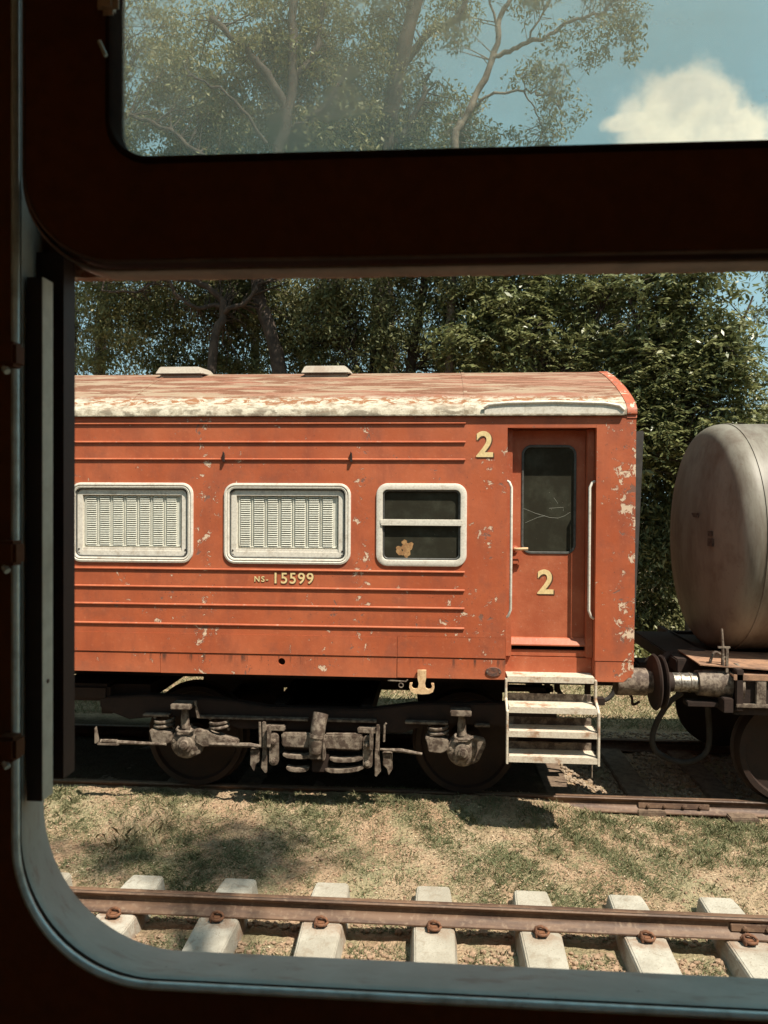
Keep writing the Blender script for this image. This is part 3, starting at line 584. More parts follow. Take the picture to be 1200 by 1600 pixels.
def axlebox(x, mir):
    s_ = mir
    ab = MB().lathe((x, BY+.10, .585), (0, -1, 0), [(0, .135), (.05, .14), (.10, .135), (.115, .115), (.12, .075), (.14, .07), (.145, .045), (.15, .045), (.165, .038)], 22).build('axle_box', DGREY, BG, smooth=35)
    MB().lathe((x, BY-.065, .585), (0, -1, 0), [(0, .022), (.015, .022)], 6).build('hub_bolt', DGREY, ab)
    for t in range(5): MB().lathe((x+.105*math.cos(t*1.256+.4), BY-.01, .585+.105*math.sin(t*1.256+.4)), (0, -1, 0), [(0, .014), (.012, .013)], 6).build('cover_bolt', DGREY, ab)
    MB().prism([(x+.05*s_, .70), (x+.11*s_, .71), (x+.19*s_, .69), (x+.20*s_, .64), (x+.135*s_, .50), (x+.08*s_, .47), (x+.10*s_, .6)], BY-.01, BY+.05).build('box_flange', DGREY, ab, bevel=.008)
    MB().prism([(x-.045, .66), (x+.045, .66), (x+.035, .74), (x-.035, .74)], BY-.02, BY+.08).build('horn_guide', DGREY, ab, bevel=.006)
    MB().tube([(x-.01, BY+.01, .72), (x-.01, BY+.01, .80), (x-.01, BY+.01, .865)], [.038, .038, .030], 14).build('damper', DGREY, ab, smooth=50)
    MB().lathe((x-.01, BY+.01, .865), (0, 0, 1), [(0, .03), (.02, .028), (.03, .015)], 12).build('damper_cap', DGREY, ab, smooth=40)
    MB().box(x-.11, x+.07, BY-.09, BY+.06, .905, .95).build('stop_block', DGREY, ab, bevel=.006)
    MB().tube([(x-.06, BY-.01, .735), (x-.07, BY-.04, .715), (x-.04, BY-.045, .70), (x+.05, BY-.045, .70), (x+.085, BY-.03, .715)], .012, 7).build('retainer_clip', DGREY, ab)
    return ab
axlebox(-2.205, 1); axlebox(.228, 1)
def wing(x, s_, big):
    w_ = MB().prism([(x, .68), (x+.10*s_, .70), (x+.20*s_, .66 if big else .70), (x+(.36 if big else .18)*s_, .615), (x+(.36 if big else .17)*s_, .575), (x+.06*s_, .565), (x, .60)], BY-.03, BY+.10).build('spring_seat', DGREY, BG, bevel=.008)
    cx = x+(.19 if big else .09)*s_; cxx = cx
    coil(cxx, .70, .80, .082, BY+.06).build('coil_spring', DGREY, w_, smooth=60)
wing(-2.33, -1, False); wing(-2.11, 1, True); wing(.105, -1, False)
MB().prism([(-.07, .655), (.03, .655), (.03, .60), (0, .56), (-.06, .58)], BY-.02, BY+.06).build('spring_seat', DGREY, BG, bevel=.006)
# equaliser strips catching the light
for a, b, z in ((-2.60, -2.36, .820), (-2.10, -1.12, .812), (-.96, -.52, .812), (-.27, .10, .812), (.33, .46, .800)):
    MB().box(a, b, 6.44, 6.50, z-.010, z+.010).build('frame_flange', DGREY, BG, bevel=.003)
MB().prism([(-2.125, .97), (-2.105, .97), (-2.075, .82), (-2.095, .82)], BY-.03, BY-.01).build('link_rod', DGREY, BG)
# brake rods
MB().tube([(-2.95, BY-.06, .60), (-2.36, BY-.06, .59)], [.020, .012], 8).build('brake_rod', DGREY, BG)
MB().prism([(-3.0, .585), (-2.98, .585), (-2.965, .60), (-2.975, .655), (-2.99, .735), (-3.0, .72)], BY-.08, BY-.05).build('brake_lever', DGREY, BG, bevel=.003)
MB().box(-2.97, -2.78, BY-.09, BY-.04, .575, .592).box(-2.93, -2.80, BY-.085, BY-.045, .600, .618).build('rod_clevis', DGREY, BG, bevel=.003)
MB().tube([(-1.98, BY-.05, .60), (-1.62, BY-.05, .60), (-1.52, BY-.05, .592)], [.012, .022, .012], 8).build('brake_rod', DGREY, BG)
MB().tube([(-.48, BY-.05, .595), (-.30, BY-.05, .59), (-.12, BY-.05, .565)], [.010, .018, .012], 8).build('brake_rod', DGREY, BG)
# swing bolster group
MB().prism([(-1.345, .60), (-1.315, .585), (-1.06, .58), (-1.06, .71), (-1.345, .705)], BY-.045, BY+.02).build('spring_plank', DGREY, BG, bevel=.012)
MB().prism([(-.965, .58), (-.67, .575), (-.63, .59), (-.63, .70), (-.66, .715), (-.965, .71)], BY-.045, BY+.02).build('spring_plank', DGREY, BG, bevel=.012)
dp = MB().tube([(-1.035, BY-.06, .57), (-1.03, BY-.075, .66), (-1.015, BY-.055, .80), (-1.0, BY-.02, .885)], [.062, .062, .066, .066], 18).build('bolster_damper', DGREY, BG, smooth=50)
MB().tube([(-1.03, BY-.074, .69), (-1.026, BY-.070, .715)], .070, 18).build('damper_collar', DGREY, dp, smooth=50)
MB().box(-1.09, -.965, BY-.09, BY+.0, .505, .60).box(-.975, -.955, BY-.11, BY+.0, .50, .68).build('damper_foot', DGREY, dp, bevel=.005)
for a, b, z, dz in ((-1.33, -1.07, .515, .0), (-.92, -.62, .49, .02), (-1.30, -1.10, .40, .0), (-.96, -.62, .395, .03)):
    n_ = 7; top = [(a+(b-a)*t/n_, z+.018+dz*(t/n_)**1.5 - .012*math.sin(math.pi*t/n_)) for t in range(n_+1)]; bot = [(p, q-.034 if 0 < k < n_ else q-.02) for k, (p, q) in enumerate(top)][::-1]
    MB().prism(top+bot, BY-.05, BY+.03).build('spring_leaf', DGREY, BG, bevel=.004)
MB().box(-1.08, -.93, BY-.03, BY+.05, .37, .54).build('spring_buckle', DARK, BG, bevel=.01)
for x in (-1.41, -.59):
    lk = MB().prism([(px+x, pz) for px, pz in rrpts(-.042, .042, .425, .705, .04)], BY-.05, BY-.015).build('swing_link', DGREY, BG, bevel=.005)
    for z in (.47, .635): MB().lathe((x, BY-.05, z), (0, -1, 0), [(0, .028), (.01, .026), (.012, .016), (.028, .015)], 8).build('pin', DGREY, lk)
    MB().box(x-.09, x+.09, BY-.03, BY+.05, .72, .765).build('link_bracket', DGREY, BG, bevel=.008)
    s_ = -1 if x < -1 else 1
    MB().prism([(x+s_*.075, .80), (x+s_*.105, .80), (x+s_*.10, .55), (x+s_*.115, .40), (x+s_*.075, .35), (x+s_*.06, .36), (x+s_*.06, .55)], BY-.04, BY-.01).build('hanger', DGREY, BG, bevel=.004)
    MB().prism([(x+s_*.13, .56), (x+s_*.21, .56), (x+s_*.215, .42), (x+s_*.18, .36), (x+s_*.165, .42), (x+s_*.13, .45)], BY-.03, BY+.02).build('brake_block', DGREY, BG, bevel=.006)
    MB().box(x+s_*.02, x+s_*.05, BY-.10, BY-.05, .6, .78).build('strap', DGREY, BG, bevel=.003)
MB().tube([(-1.535, BY-.04, .80), (-1.53, BY-.04, .60)], .011, 6).build('link_rod', DGREY, BG)
MB().tube([(-.43, BY-.04, .82), (-.445, BY-.04, .80), (-.45, BY-.04, .66)], .010, 6).build('link_rod', DGREY, BG)
# a second bogie further left, out of the frame
for wx in (-8.6, -6.12):
    MB().lathe((wx, 6.83, .60), (0, -1, 0), [(-.05, .475), (-.03, .48), (-.02, .455), (.085, .445), (.085, .40), (.05, .385), (.035, .16), (.09, .12), (.09, .02)], 40).build('wheel', WHEELM, COACH, smooth=35)
MB().prism([(-9.3, .80), (-5.4, .80), (-5.4, .95), (-9.3, .95)], 6.50, 6.60).build('side_frame', DARK, COACH)
# end gear: buffer of the coach, brake hoses, hangers behind the steps
BFY = 6.66
bf = MB().lathe((XE-.05, BFY, 1.19), (1, 0, 0), [(0, .115), (.25, .115), (.25, .105), (.30, .09)], 24).build('buffer_housing', DGREY, COACH, smooth=40)
MB().lathe((XE+.17, BFY, 1.19), (1, 0, 0), [(0, .06), (.07, .06), (.08, .10), (.09, .225), (.105, .238), (.118, .225), (.125, .12), (.127, .0)], 36).build('buffer_head', DARK, bf, smooth=30)
def hose(pts, r, name, par, m=BELLOW):
    P = [Vector(p) for p in pts]; out = []
    for i in range(len(P)-1):
        p0, p1, p2, p3 = P[max(i-1, 0)], P[i], P[i+1], P[min(i+2, len(P)-1)]
        for k in range(6):
            t = k/6; out.append(.5*((2*p1)+(p2-p0)*t+(2*p0-5*p1+4*p2-p3)*t*t+(3*p1-p0-3*p2+p3)*t**3))
    out.append(P[-1]); return MB().tube(out, r, 8).build(name, m, par, smooth=60)
hose([(1.16, 7.3, 1.12), (1.13, 7.3, .98), (1.22, 7.3, .86), (1.42, 7.3, .84), (1.60, 7.3, .88), (1.66, 7.3, 1.0), (1.60, 7.3, 1.12)], .022, 'brake_hose', COACH)
MB().box(1.25, 1.55, 7.2, 7.3, .84, .90).box(1.38, 1.42, 7.2, 7.3, .88, 1.12).box(1.10, 1.14, 7.2, 7.3, .95, 1.12).build('hose_bracket', DARK, COACH)
MB().box(.62, 1.05, 7.0, 7.1, 1.0, 1.04).box(.98, 1.02, 7.0, 7.1, .9, 1.10).build('brake_linkage', DARK, COACH)
hose([(1.60, 6.95, 1.1), (1.72, 6.95, 1.0), (1.74, 6.95, .92), (1.80, 6.95, .95)], .012, 'air_pipe', COACH, DARK)
MB().box(XE-.02, XE+.35, 7.55, 7.75, 1.05, 1.20).build('drawhook', DARK, COACH, bevel=.02)

# ------------------------------------------------------------------ tank wagon
TW = empty('tank_wagon', (5.5, 7.64, 0), 'weathered grey cylindrical tank wagon coupled behind the orange coach', 'tank wagon')
R_ = 1.08; TZ = 2.39; x0 = 2.70
pr_ = [(x0-.60+.0, .02)]
pr_ = []
for t in range(0, 11):   # shallow dish with rounded knuckle
    a = t/10
    if a < .75: rr_ = a/.75*.80; xx = -.50+.14*(rr_/.80)**2
    else:
        u = (a-.75)/.25; th = u*math.pi/2; rr_ = .80+.28*math.sin(th)*1.0; xx = -.36+.36*(1-math.cos(th))
    pr_.append((x0+xx, rr_))
ns = 14; pr_ = [(x0-.30+.13*(k/ns)**2, .93*k/ns) for k in range(ns+1)] + [(x0-.17+.17*(1-math.cos(a))+.0, .93+.15*math.sin(a)) for a in [math.pi/2*k/12 for k in range(2, 13)]]
MB().lathe((0, 7.64, TZ), (1, 0, 0), pr_+[(9, R_), (9.3, .9), (9.45, .3)], 72).build('tank_barrel', TANK, TW, smooth=30)
MB().lathe((0, 7.64, TZ), (1, 0, 0), [(x0+.02, R_-.01), (x0+.024, R_+.008), (x0+.045, R_+.008), (x0+.05, R_-.01)], 72).build('weld_seam', TANK, TW, smooth=60)
MB().lathe((0, 7.64, TZ), (1, 0, 0), [(5.4, R_-.01), (5.41, R_+.01), (5.44, R_+.01), (5.45, R_-.01)], 72).build('weld_seam', TANK, TW, smooth=60)
mk = mat('old_stencil', grimy((.035, .02, .015), (.09, .06, .045), 40, .35, .6, .2), .7)
for (yy, zz, hy, hz) in ((7.42, 2.60, .09, .02), (7.12, 2.44, .07, .022), (7.12, 2.36, .09, .035)):
    rr0 = math.hypot(yy-7.64, zz-TZ); MB().box(x0-.304+.13*(rr0/.93)**2, x0-.296+.13*(rr0/.93)**2+.01, yy-hy, yy+hy, zz-hz, zz+hz).build('stencil_mark', mk, TW)
MB().box(2.46, 9.4, 6.72, 6.80, 1.03, 1.33).box(2.46, 9.4, 8.48, 8.56, 1.03, 1.33).box(2.46, 2.52, 6.5, 8.8, 1.0, 1.34).build('wagon_frame', DARK, TW, bevel=.006)
MB().box(2.44, 9.4, 6.52, 6.72, 1.28, 1.295).box(2.44, 9.4, 6.50, 6.51, 1.255, 1.30).build('side_deck', DECKM, TW)
MB().add([(2.20, 6.60, 1.36), (2.95, 6.52, 1.335), (3.6, 6.52, 1.335), (3.6, 7.2, 1.345), (2.20, 7.2, 1.37), (2.20, 6.60, 1.35), (2.95, 6.52, 1.325), (3.6, 6.52, 1.325), (3.6, 7.2, 1.335), (2.20, 7.2, 1.36)],
         [(0, 1, 2, 3, 4), (9, 8, 7, 6, 5), (0, 5, 6, 1), (1, 6, 7, 2), (2, 7, 8, 3), (3, 8, 9, 4), (4, 9, 5, 0)]).build('end_platform', DECKM, TW)
MB().box(2.46, 9.3, 6.535, 6.56, .96, 1.275).build('sole_plate', DARK, TW)
MB().box(2.62, 2.70, 6.50, 6.53, 1.03, 1.25).box(2.46, 3.6, 6.49, 6.52, 1.03, 1.06).build('frame_web', DGREY, TW, bevel=.004)
MB().prism([(2.5, 6.75), (9.3, 6.75), (9.3, 8.5), (2.5, 8.5)], 1.24, 1.30, 'z').build('wagon_floor', DARK, TW)
for x in (3.4, 6.0, 8.6): MB().prism([(6.9, 1.3), (8.38, 1.3), (8.2, 1.62), (7.64, 1.38), (7.08, 1.62)], x, x+.15, 'x').build('tank_saddle', DARK, TW)
tb = MB().lathe((1.995, BFY+.01, 1.19), (1, 0, 0), [(.20, .105), (.47, .125), (.52, .17), (.54, .17)], 24).build('buffer_housing', DGREY, TW, smooth=35)
MB().lathe((1.99, BFY+.01, 1.19), (1, 0, 0), [(0, .08), (.22, .08)], 24).build('buffer_ram', STEELB, tb, smooth=40)
MB().lathe((1.895, BFY+.01, 1.19), (1, 0, 0), [(-.015, .0), (-.012, .12), (0, .215), (.012, .228), (.022, .215), (.04, .09), (.1, .08)], 36).build('buffer_head', DARK, tb, smooth=30)
for t in (0, .08, .16): MB().lathe((2.05+t, BFY+.01, 1.19), (1, 0, 0), [(0, .084), (.006, .084)], 24).build('ram_ring', DGREY, tb)
MB().box(2.10, 2.42, 6.6, 6.72, 1.0, 1.045).box(2.36, 2.44, 6.5, 6.7, .98, 1.1).build('buffer_bracket', DARK, TW, bevel=.006)
lv = MB().tube([(2.385, 6.60, 1.34), (2.385, 6.60, 1.50), (2.375, 6.60, 1.66)], [.016, .013, .009], 8).build('hand_lever', DGREY, TW, smooth=50)
MB().box(2.34, 2.44, 6.585, 6.60, 1.50, 1.515).box(2.405, 2.425, 6.58, 6.60, 1.30, 1.50).build('lever_catch', DGREY, lv)
hose([(2.46, 6.7, 1.38), (2.35, 6.68, 1.45), (2.3, 6.66, 1.36)], .012, 'lever_hook', TW, DGREY)
hose([(2.18, 7.0, 1.02), (2.06, 7.0, .92), (1.95, 7.0, .72), (1.93, 7.0, .55), (2.02, 7.0, .45), (2.2, 7.0, .40), (2.36, 7.0, .46), (2.42, 7.0, .6), (2.40, 7.0, .95)], .026, 'brake_hose', TW)
hose([(1.90, 7.1, 1.3), (2.0, 7.1, 1.24), (2.1, 7.15, 1.33), (2.22, 7.2, 1.30), (2.35, 7.2, 1.36), (2.5, 7.2, 1.3)], .035, 'coupling_chain', TW, DARK)
MB().box(1.92, 2.5, 7.5, 7.78, 1.02, 1.18).build('drawbar', DARK, TW, bevel=.02)
MB().box(2.1, 2.5, 6.9, 8.4, 1.22, 1.34).build('end_beam', DARK, TW, bevel=.01)
for wx in (3.03, 5.0, 8.0):
    for yy, dr in ((6.83, -1), (8.45, 1)):
        MB().lathe((wx, yy, .60), (0, dr, 0), [(-.05, .475), (-.03, .48), (-.02, .455), (.085, .445), (.085, .40), (.05, .385), (.035, .16), (.09, .12), (.09, .02)], 48).build('wheel', WHEELM, TW, smooth=35)

# ------------------------------------------------------------------ trees
def smooth_path(P, sub=5):
    P = [np.array(p, float) for p in P]; out = []
    for i in range(len(P)-1):
        p0, p1, p2, p3 = P[max(i-1, 0)], P[i], P[i+1], P[min(i+2, len(P)-1)]
        for k in range(sub):
            t = k/sub; out.append(.5*((2*p1)+(p2-p0)*t+(2*p0-5*p1+4*p2-p3)*t*t+(3*p1-p0-3*p2+p3)*t**3))
    out.append(P[-1]); return out
def rand_unit(n):
    v = rng.normal(size=(n, 3)); return v/np.linalg.norm(v, axis=1)[:, None]
def leaves(C, Dv, Nv, L, Wd):
    s_ = np.cross(Dv, Nv); s_ /= np.linalg.norm(s_, axis=1)[:, None]+1e-9
    L = L[:, None]; Wd = Wd[:, None]
    return np.stack([C-Dv*L*.5, C-Dv*L*.05+s_*Wd*.5, C+Dv*L*.5, C-Dv*L*.05-s_*Wd*.5], 1).reshape(-1, 3)
def clump_leaves(cc, rad, per, size):
    n = len(cc); C = np.repeat(cc, per, 0); r = rand_unit(n*per)*(rng.random((n*per, 1))**.45)*np.repeat(rad, per)[:, None]; r[:, 2] *= .72
    C = C+r; D_ = rand_unit(n*per)*.8+r/(np.repeat(rad, per)[:, None]+1e-6)*.6+np.array([0, 0, -.45]); D_ /= np.linalg.norm(D_, axis=1)[:, None]
    N_ = rand_unit(n*per)+np.array([0, 0, 1.0]); L = size*rng.uniform(.6, 1.35, n*per)
    tint = np.clip(np.repeat(rng.random(n), per)*.75+rng.random(n*per)*.40-.08, 0, 1); L = L*np.repeat(rng.uniform(.75, 1.35, n), per)
    return leaves(C, D_, N_, L, L*.36), tint
def pinnate(cc, per=7, nl=7):
    out = []; 
    n = len(cc)*per; C0 = np.repeat(cc, per, 0)+rng.normal(0, .14, (n, 3)); a = rng.uniform(0, 2*np.pi, n)
    H = np.stack([np.cos(a), np.sin(a)-.35, rng.uniform(-.5, .9, n)], 1); H /= np.linalg.norm(H, axis=1)[:, None]; Lr = rng.uniform(.22, .50, n)*np.repeat(rng.uniform(.7, 1.25, len(cc)), per)
    up = np.array([0, 0, 1.]); tn = []
    for k in range(nl):
        t = (k+1)/nl; P = C0+H*(Lr*t)[:, None]+up*(-.22*t*t*Lr*1.8)[:, None]; T = H*1.0-up*(.8*t); T /= np.linalg.norm(T, axis=1)[:, None]
        S_ = np.cross(T, up); S_ /= np.linalg.norm(S_, axis=1)[:, None]+1e-9
        for sg in (-1, 1):
            Dl = S_*sg+T*.45-up*.25; Dl /= np.linalg.norm(Dl, axis=1)[:, None]; L = rng.uniform(.07, .15, n)*(1-.3*t)*np.repeat(rng.uniform(.7, 1.2, len(cc)), per)
            out.append(leaves(P+Dl*(L*.5)[:, None], Dl, up+rng.normal(0, .45, (n, 3)), L, L*.40)); tn.append(np.clip(np.repeat(rng.random(len(cc)), per)*.8+rng.random(n)*.35-.05, 0, 1))
    return np.concatenate(out), np.concatenate(tn)
def tree(name, label, base, limbs, blobs, leaf, bark=BARK, per=95, size=.078, kind='clump', group='trees behind the coach', twr=.006, cr=(.22, .40)):
    r = empty(name, base, label, 'tree', group); sk = []
    for k, (pts, r0, r1) in enumerate(limbs):
        P = smooth_path(pts, 6); n = len(P); P = [p+(rng.normal(0, .018, 3) if 0 < i < n-1 else 0) for i, p in enumerate(P)]
        MB().tube([tuple(p) for p in P], [(r0+(r1-r0)*i/(n-1))*(1+.08*math.sin(i*2.1+k)) for i in range(n)], 10).build('trunk' if k == 0 else 'branch', bark, r, smooth=60)
        sk += [(p, r0+(r1-r0)*i/(n-1)) for i, p in enumerate(P) if k or i > n*.3]
    SK = np.array([p for p, _ in sk]); cc = []; tw = MB()
    for (cx, cy_, cz, rx, ry, rz, nc) in blobs:
        q = rand_unit(nc)*(rng.random((nc, 1))**.38)*np.array([rx, ry, rz])+np.array([cx, cy_, cz])
        cc.append(q)
        for p in q[::(2 if nc > 60 else 1)]:
            if np.linalg.norm(SK-p, axis=1).min() > 1.25: continue
            dd = np.linalg.norm(SK-p-np.array([0, 0, -.5]), axis=1); i0 = int(np.argsort(np.linalg.norm(SK-p-np.array([0, 0, -.25]), axis=1))[rng.integers(0, 5)]); a = SK[i0]
            m1 = a+(p-a)*.4+rng.normal(0, .12, 3)+np.array([0, 0, .12]); m2 = a+(p-a)*.75+rng.normal(0, .1, 3)+np.array([0, 0, .08]); ln = np.linalg.norm(p-a)
            tw.tube([tuple(a), tuple(m1), tuple(m2), tuple(p)], [min(.03, twr*(1+1.6*ln)), twr*1.3, twr, twr*.5], 4, False)
    cc = np.concatenate(cc)
    tw.build('twigs', bark, r)['kind'] = 'stuff'
    if kind == 'pinnate':
        V_, t_ = pinnate(cc, 5); W_, u_t = clump_leaves(cc+rng.normal(0, .16, cc.shape)+np.array([0, .15, -.05]), rng.uniform(.2, .42, len(cc)), 62, .10); V_ = np.concatenate([V_, W_]); t_ = np.concatenate([t_, u_t*.6])
    else: V_, t_ = clump_leaves(cc, rng.uniform(cr[0], cr[1], len(cc)), per, size)
    raw('crown', V_, 4, leaf, r, tint=t_)
    return r
B = lambda *a: a
tree('leaning_tree', 'tree with a dark leaning trunk forking above the left half of the coach roof', (-2.3, 13.2, .3),
     [([(-2.3, 13.2, .2), (-2.45, 13.2, 3), (-2.7, 13, 4.95), (-3.08, 13, 6.4), (-2.9, 13, 8.0), (-2.53, 13, 9.6), (-2.48, 13, 11.2), (-2.2, 13, 13.2)], .15, .06),
      ([(-2.6, 13, 9.3), (-2.9, 12.9, 9.9), (-3.35, 12.9, 10.4), (-3.9, 12.9, 10.9)], .09, .04),
      ([(-2.5, 13, 9.9), (-2.1, 13.1, 10.5), (-2.0, 13.1, 11.8), (-2.1, 13.1, 12.8)], .07, .03),
      ([(-3.0, 13, 7.6), (-3.6, 12.9, 8.2), (-4.6, 12.9, 9.0), (-5.3, 12.9, 9.3)], .07, .025),
      ([(-2.6, 13, 9.0), (-1.9, 12.8, 9.3), (-1.5, 12.7, 9.9)], .06, .02),
      ([(-2.9, 12.8, 8.7), (-3.5, 12.5, 9.4), (-4.1, 12.3, 9.6)], .035, .015)],
     [B(-3.4, 13.8, 10.2, 2.0, 1.0, 1.7, 340), B(-2.0, 13.9, 11.6, 1.4, 1.0, 1.5, 90), B(-3.2, 14.0, 8.4, 2.0, .8, 1.1, 220), B(-1.9, 13.6, 9.0, 1.0, .8, .9, 60), B(-3.0, 12.0, 7.5, 1.9, .6, .45, 90)], LEAF, size=.085)
tree('forked_tree', 'tall tree with a thick dark trunk slanting up right in the upper window', (-1.0, 14.0, .3),
     [([(-1.2, 14.2, .2), (-1.1, 14.1, 5), (-.98, 14, 8.9), (-.86, 13.8, 9.8), (-.50, 13.6, 11.3), (-.1, 13.6, 13.2)], .21, .10),
      ([(-.75, 13.8, 10.4), (-.2, 13.7, 11.0), (.35, 13.7, 11.3), (.5, 13.7, 12.2)], .08, .04),
      ([(-1.0, 14, 8.9), (-.5, 13.9, 9.6), (-.2, 13.9, 10.4)], .08, .03),
      ([(-.95, 14, 8.7), (-1.7, 14, 9.5), (-1.9, 13.9, 10.4)], .07, .03)],
     [B(-1.3, 14.4, 10.2, 1.1, .9, 1.5, 130), B(-.2, 14.4, 9.4, 1.0, .8, 1.1, 70), B(-.7, 14.4, 8.3, 1.6, .9, 1.0, 110), B(-.6, 14.0, 12.3, 1.0, .9, .9, 40), B(.2, 14.2, 11.5, .5, .6, .5, 12), B(-.3, 12.2, 7.5, 1.3, .5, .4, 60)], LEAF)
tree('slender_tree', 'slender tree with thin pale bare limbs reaching right across the blue sky', (.1, 12.8, .3),
     [([(.1, 12.8, .2), (.2, 12.8, 5), (.22, 12.8, 8.4), (.45, 12.8, 9.1), (.86, 12.8, 10.0), (1.0, 12.8, 10.7), (1.35, 12.8, 11.3), (1.5, 12.8, 12.2)], .085, .025),
      ([(.86, 12.8, 10.0), (1.25, 12.75, 10.15), (1.7, 12.7, 10.25), (2.1, 12.7, 10.5), (2.6, 12.7, 10.65), (2.9, 12.7, 11.0), (3.15, 12.7, 11.5)], .04, .012),
      ([(.5, 12.8, 9.2), (.9, 12.7, 9.35), (1.4, 12.7, 9.4), (1.8, 12.6, 9.2), (2.0, 12.6, 8.9)], .026, .008),
      ([(1.4, 12.7, 10.2), (1.7, 12.6, 10.7), (2.0, 12.6, 11.2)], .02, .007),
      ([(.95, 12.8, 10.4), (.75, 12.8, 11.2), (.9, 12.8, 12)], .025, .008),
      ([(1.35, 12.7, 9.4), (1.6, 12.6, 8.9), (1.75, 12.6, 8.5)], .014, .006)],
     [B(1.75, 12.7, 10.9, .65, .4, .5, 20), B(2.3, 12.7, 10.2, .55, .4, .35, 13), B(2.9, 12.7, 10.9, .5, .4, .6, 15), B(2.9, 12.7, 10.1, .35, .3, .35, 6), B(1.6, 12.6, 9.5, .55, .4, .3, 11), B(1.85, 12.6, 8.9, .4, .4, .45, 12),
      B(.95, 12.8, 11.6, .8, .4, .5, 12), B(.45, 13.2, 8.9, .9, .5, .6, 34), B(1.2, 13.2, 8.4, .8, .5, .45, 26), B(-.1, 12.9, 10.4, .3, .3, .6, 6)], LEAF, BARKP, per=75, size=.07, twr=.004, cr=(.18, .30))
tree('crooked_tree', 'small tree with a crooked pale limb above the first roof vent', (-3.9, 12.8, .3),
     [([(-3.8, 12.8, .2), (-3.85, 12.8, 4.9), (-3.62, 12.8, 5.9), (-3.9, 12.7, 6.3), (-4.8, 12.6, 6.6), (-5.6, 12.6, 6.9)], .095, .02),
      ([(-3.62, 12.8, 5.9), (-3.2, 12.7, 6.05), (-2.95, 12.7, 6.4)], .05, .02), ([(-3.7, 12.8, 6.0), (-4.2, 12.6, 6.0), (-4.5, 12.5, 6.4), (-4.8, 12.5, 6.9)], .04, .015),
      ([(-4.6, 12.6, 6.55), (-5.0, 12.5, 6.2), (-5.6, 12.5, 6.2)], .025, .01)],
     [B(-4.6, 13.6, 6.4, 1.5, .7, .8, 150), B(-3.3, 13.7, 6.4, 1.2, .7, .8, 110), B(-5.6, 13.2, 7.8, 1.2, .8, .8, 55), B(-3.9, 13.9, 5.2, 1.8, .6, .7, 120), B(-2.2, 13.9, 5.8, .9, .5, .9, 70)], LEAFD)
tree('broad_tree', 'broad dark tree filling the far left behind the window post', (-6.6, 14.5, .4),
     [([(-6.6, 14.5, .2), (-6.5, 14.5, 6), (-6.2, 14.5, 10), (-6.3, 14.5, 13)], .14, .05), ([(-6.4, 14.5, 7), (-5.4, 14.3, 8.4), (-4.8, 14.2, 9.4)], .08, .03)],
     [B(-5.6, 12.4, 7.5, 1.0, .6, .5, 50), B(-6.2, 14.8, 9.3, 1.7, 1.0, 2.2, 300), B(-6.3, 14.8, 12.0, 1.4, 1.0, .9, 60), B(-5.9, 13.6, 6.0, 1.3, .6, .9, 100), B(-8, 14.8, 7, 1.3, 1, 3, 60)], LEAF)
tree('bushy_tree', 'bushy olive tree directly behind the middle of the coach roof', (-.6, 13.0, .3),
     [([(-.6, 13.2, .2), (-.7, 13.2, 3), (-.4, 13.2, 5.5), (-.2, 13.2, 7)], .15, .05), ([(-.6, 13.2, 4), (-1.5, 13.1, 5.2), (-1.9, 13, 6.2)], .06, .02), ([(-.4, 13.2, 5), (.4, 13, 6), (.8, 13, 6.8)], .05, .02)],
     [B(-1.0, 13.0, 6.2, 1.2, .7, 1.1, 120), B(.2, 12.9, 6.5, 1.1, .7, .9, 100), B(-.5, 13.4, 4.9, 1.9, .8, .9, 120), B(-1.9, 13.2, 5.8, .8, .6, .9, 60)], LEAFD)
tree('spreading_tree', 'yellowish green spreading tree behind the right part of the coach roof', (1.9, 12.6, .3),
     [([(1.9, 12.8, .2), (1.9, 12.8, 3.5), (1.7, 12.8, 5.6), (1.6, 12.8, 7)], .13, .04), ([(1.8, 12.8, 4.5), (2.5, 12.6, 5.6), (2.8, 12.6, 6.3)], .05, .02)],
     [B(1.2, 12.5, 5.6, .9, .5, .7, 42), B(2.4, 12.5, 6.2, .9, .5, .6, 34), B(1.6, 12.7, 6.6, .9, .5, .4, 30), B(.6, 12.5, 5.2, .7, .4, .5, 24), B(2.3, 12.5, 5.0, .8, .4, .5, 24)], LEAFP, kind='pinnate')
tree('feathery_tree', 'bright feathery leaved tree above the gap between coach and tank wagon', (4.0, 12.2, .3),
     [([(4.0, 12.3, .2), (3.95, 12.3, 3), (3.8, 12.3, 5), (3.9, 12.3, 6.6)], .12, .03), ([(3.9, 12.3, 4), (4.5, 12.2, 5.1), (4.8, 12.2, 5.9)], .04, .015), ([(3.85, 12.3, 4.4), (3.1, 12.2, 5.4), (2.9, 12.2, 6.2)], .04, .015)],
     [B(3.6, 12.2, 6.1, .8, .5, .6, 60), B(4.15, 12.1, 5.1, .65, .5, .8, 60), B(3.4, 12.2, 4.9, .8, .4, .7, 50), B(4.2, 12.1, 4.0, 1.0, .5, .7, 60), B(3.2, 12.3, 3.8, .7, .4, .6, 30)], LEAFP, kind='pinnate')
tree('shaded_tree', 'dark leafy tree behind the feathery one, filling the gap beside the tank', (3.2, 13.6, .3),
     [([(3.2, 13.8, .2), (3.2, 13.8, 4), (3.1, 13.8, 6.5)], .14, .05)],
     [B(3.0, 13.7, 5.6, 1.3, .7, 1.1, 150), B(2.6, 13.4, 3.6, 1.1, .6, 1.3, 130), B(3.9, 13.4, 3.2, 1.1, .6, 1.5, 130), B(1.4, 13.9, 5.8, 1.2, .7, 1.1, 100), B(3.9, 13.8, 5.0, .7, .6, .9, 50)], LEAFD)
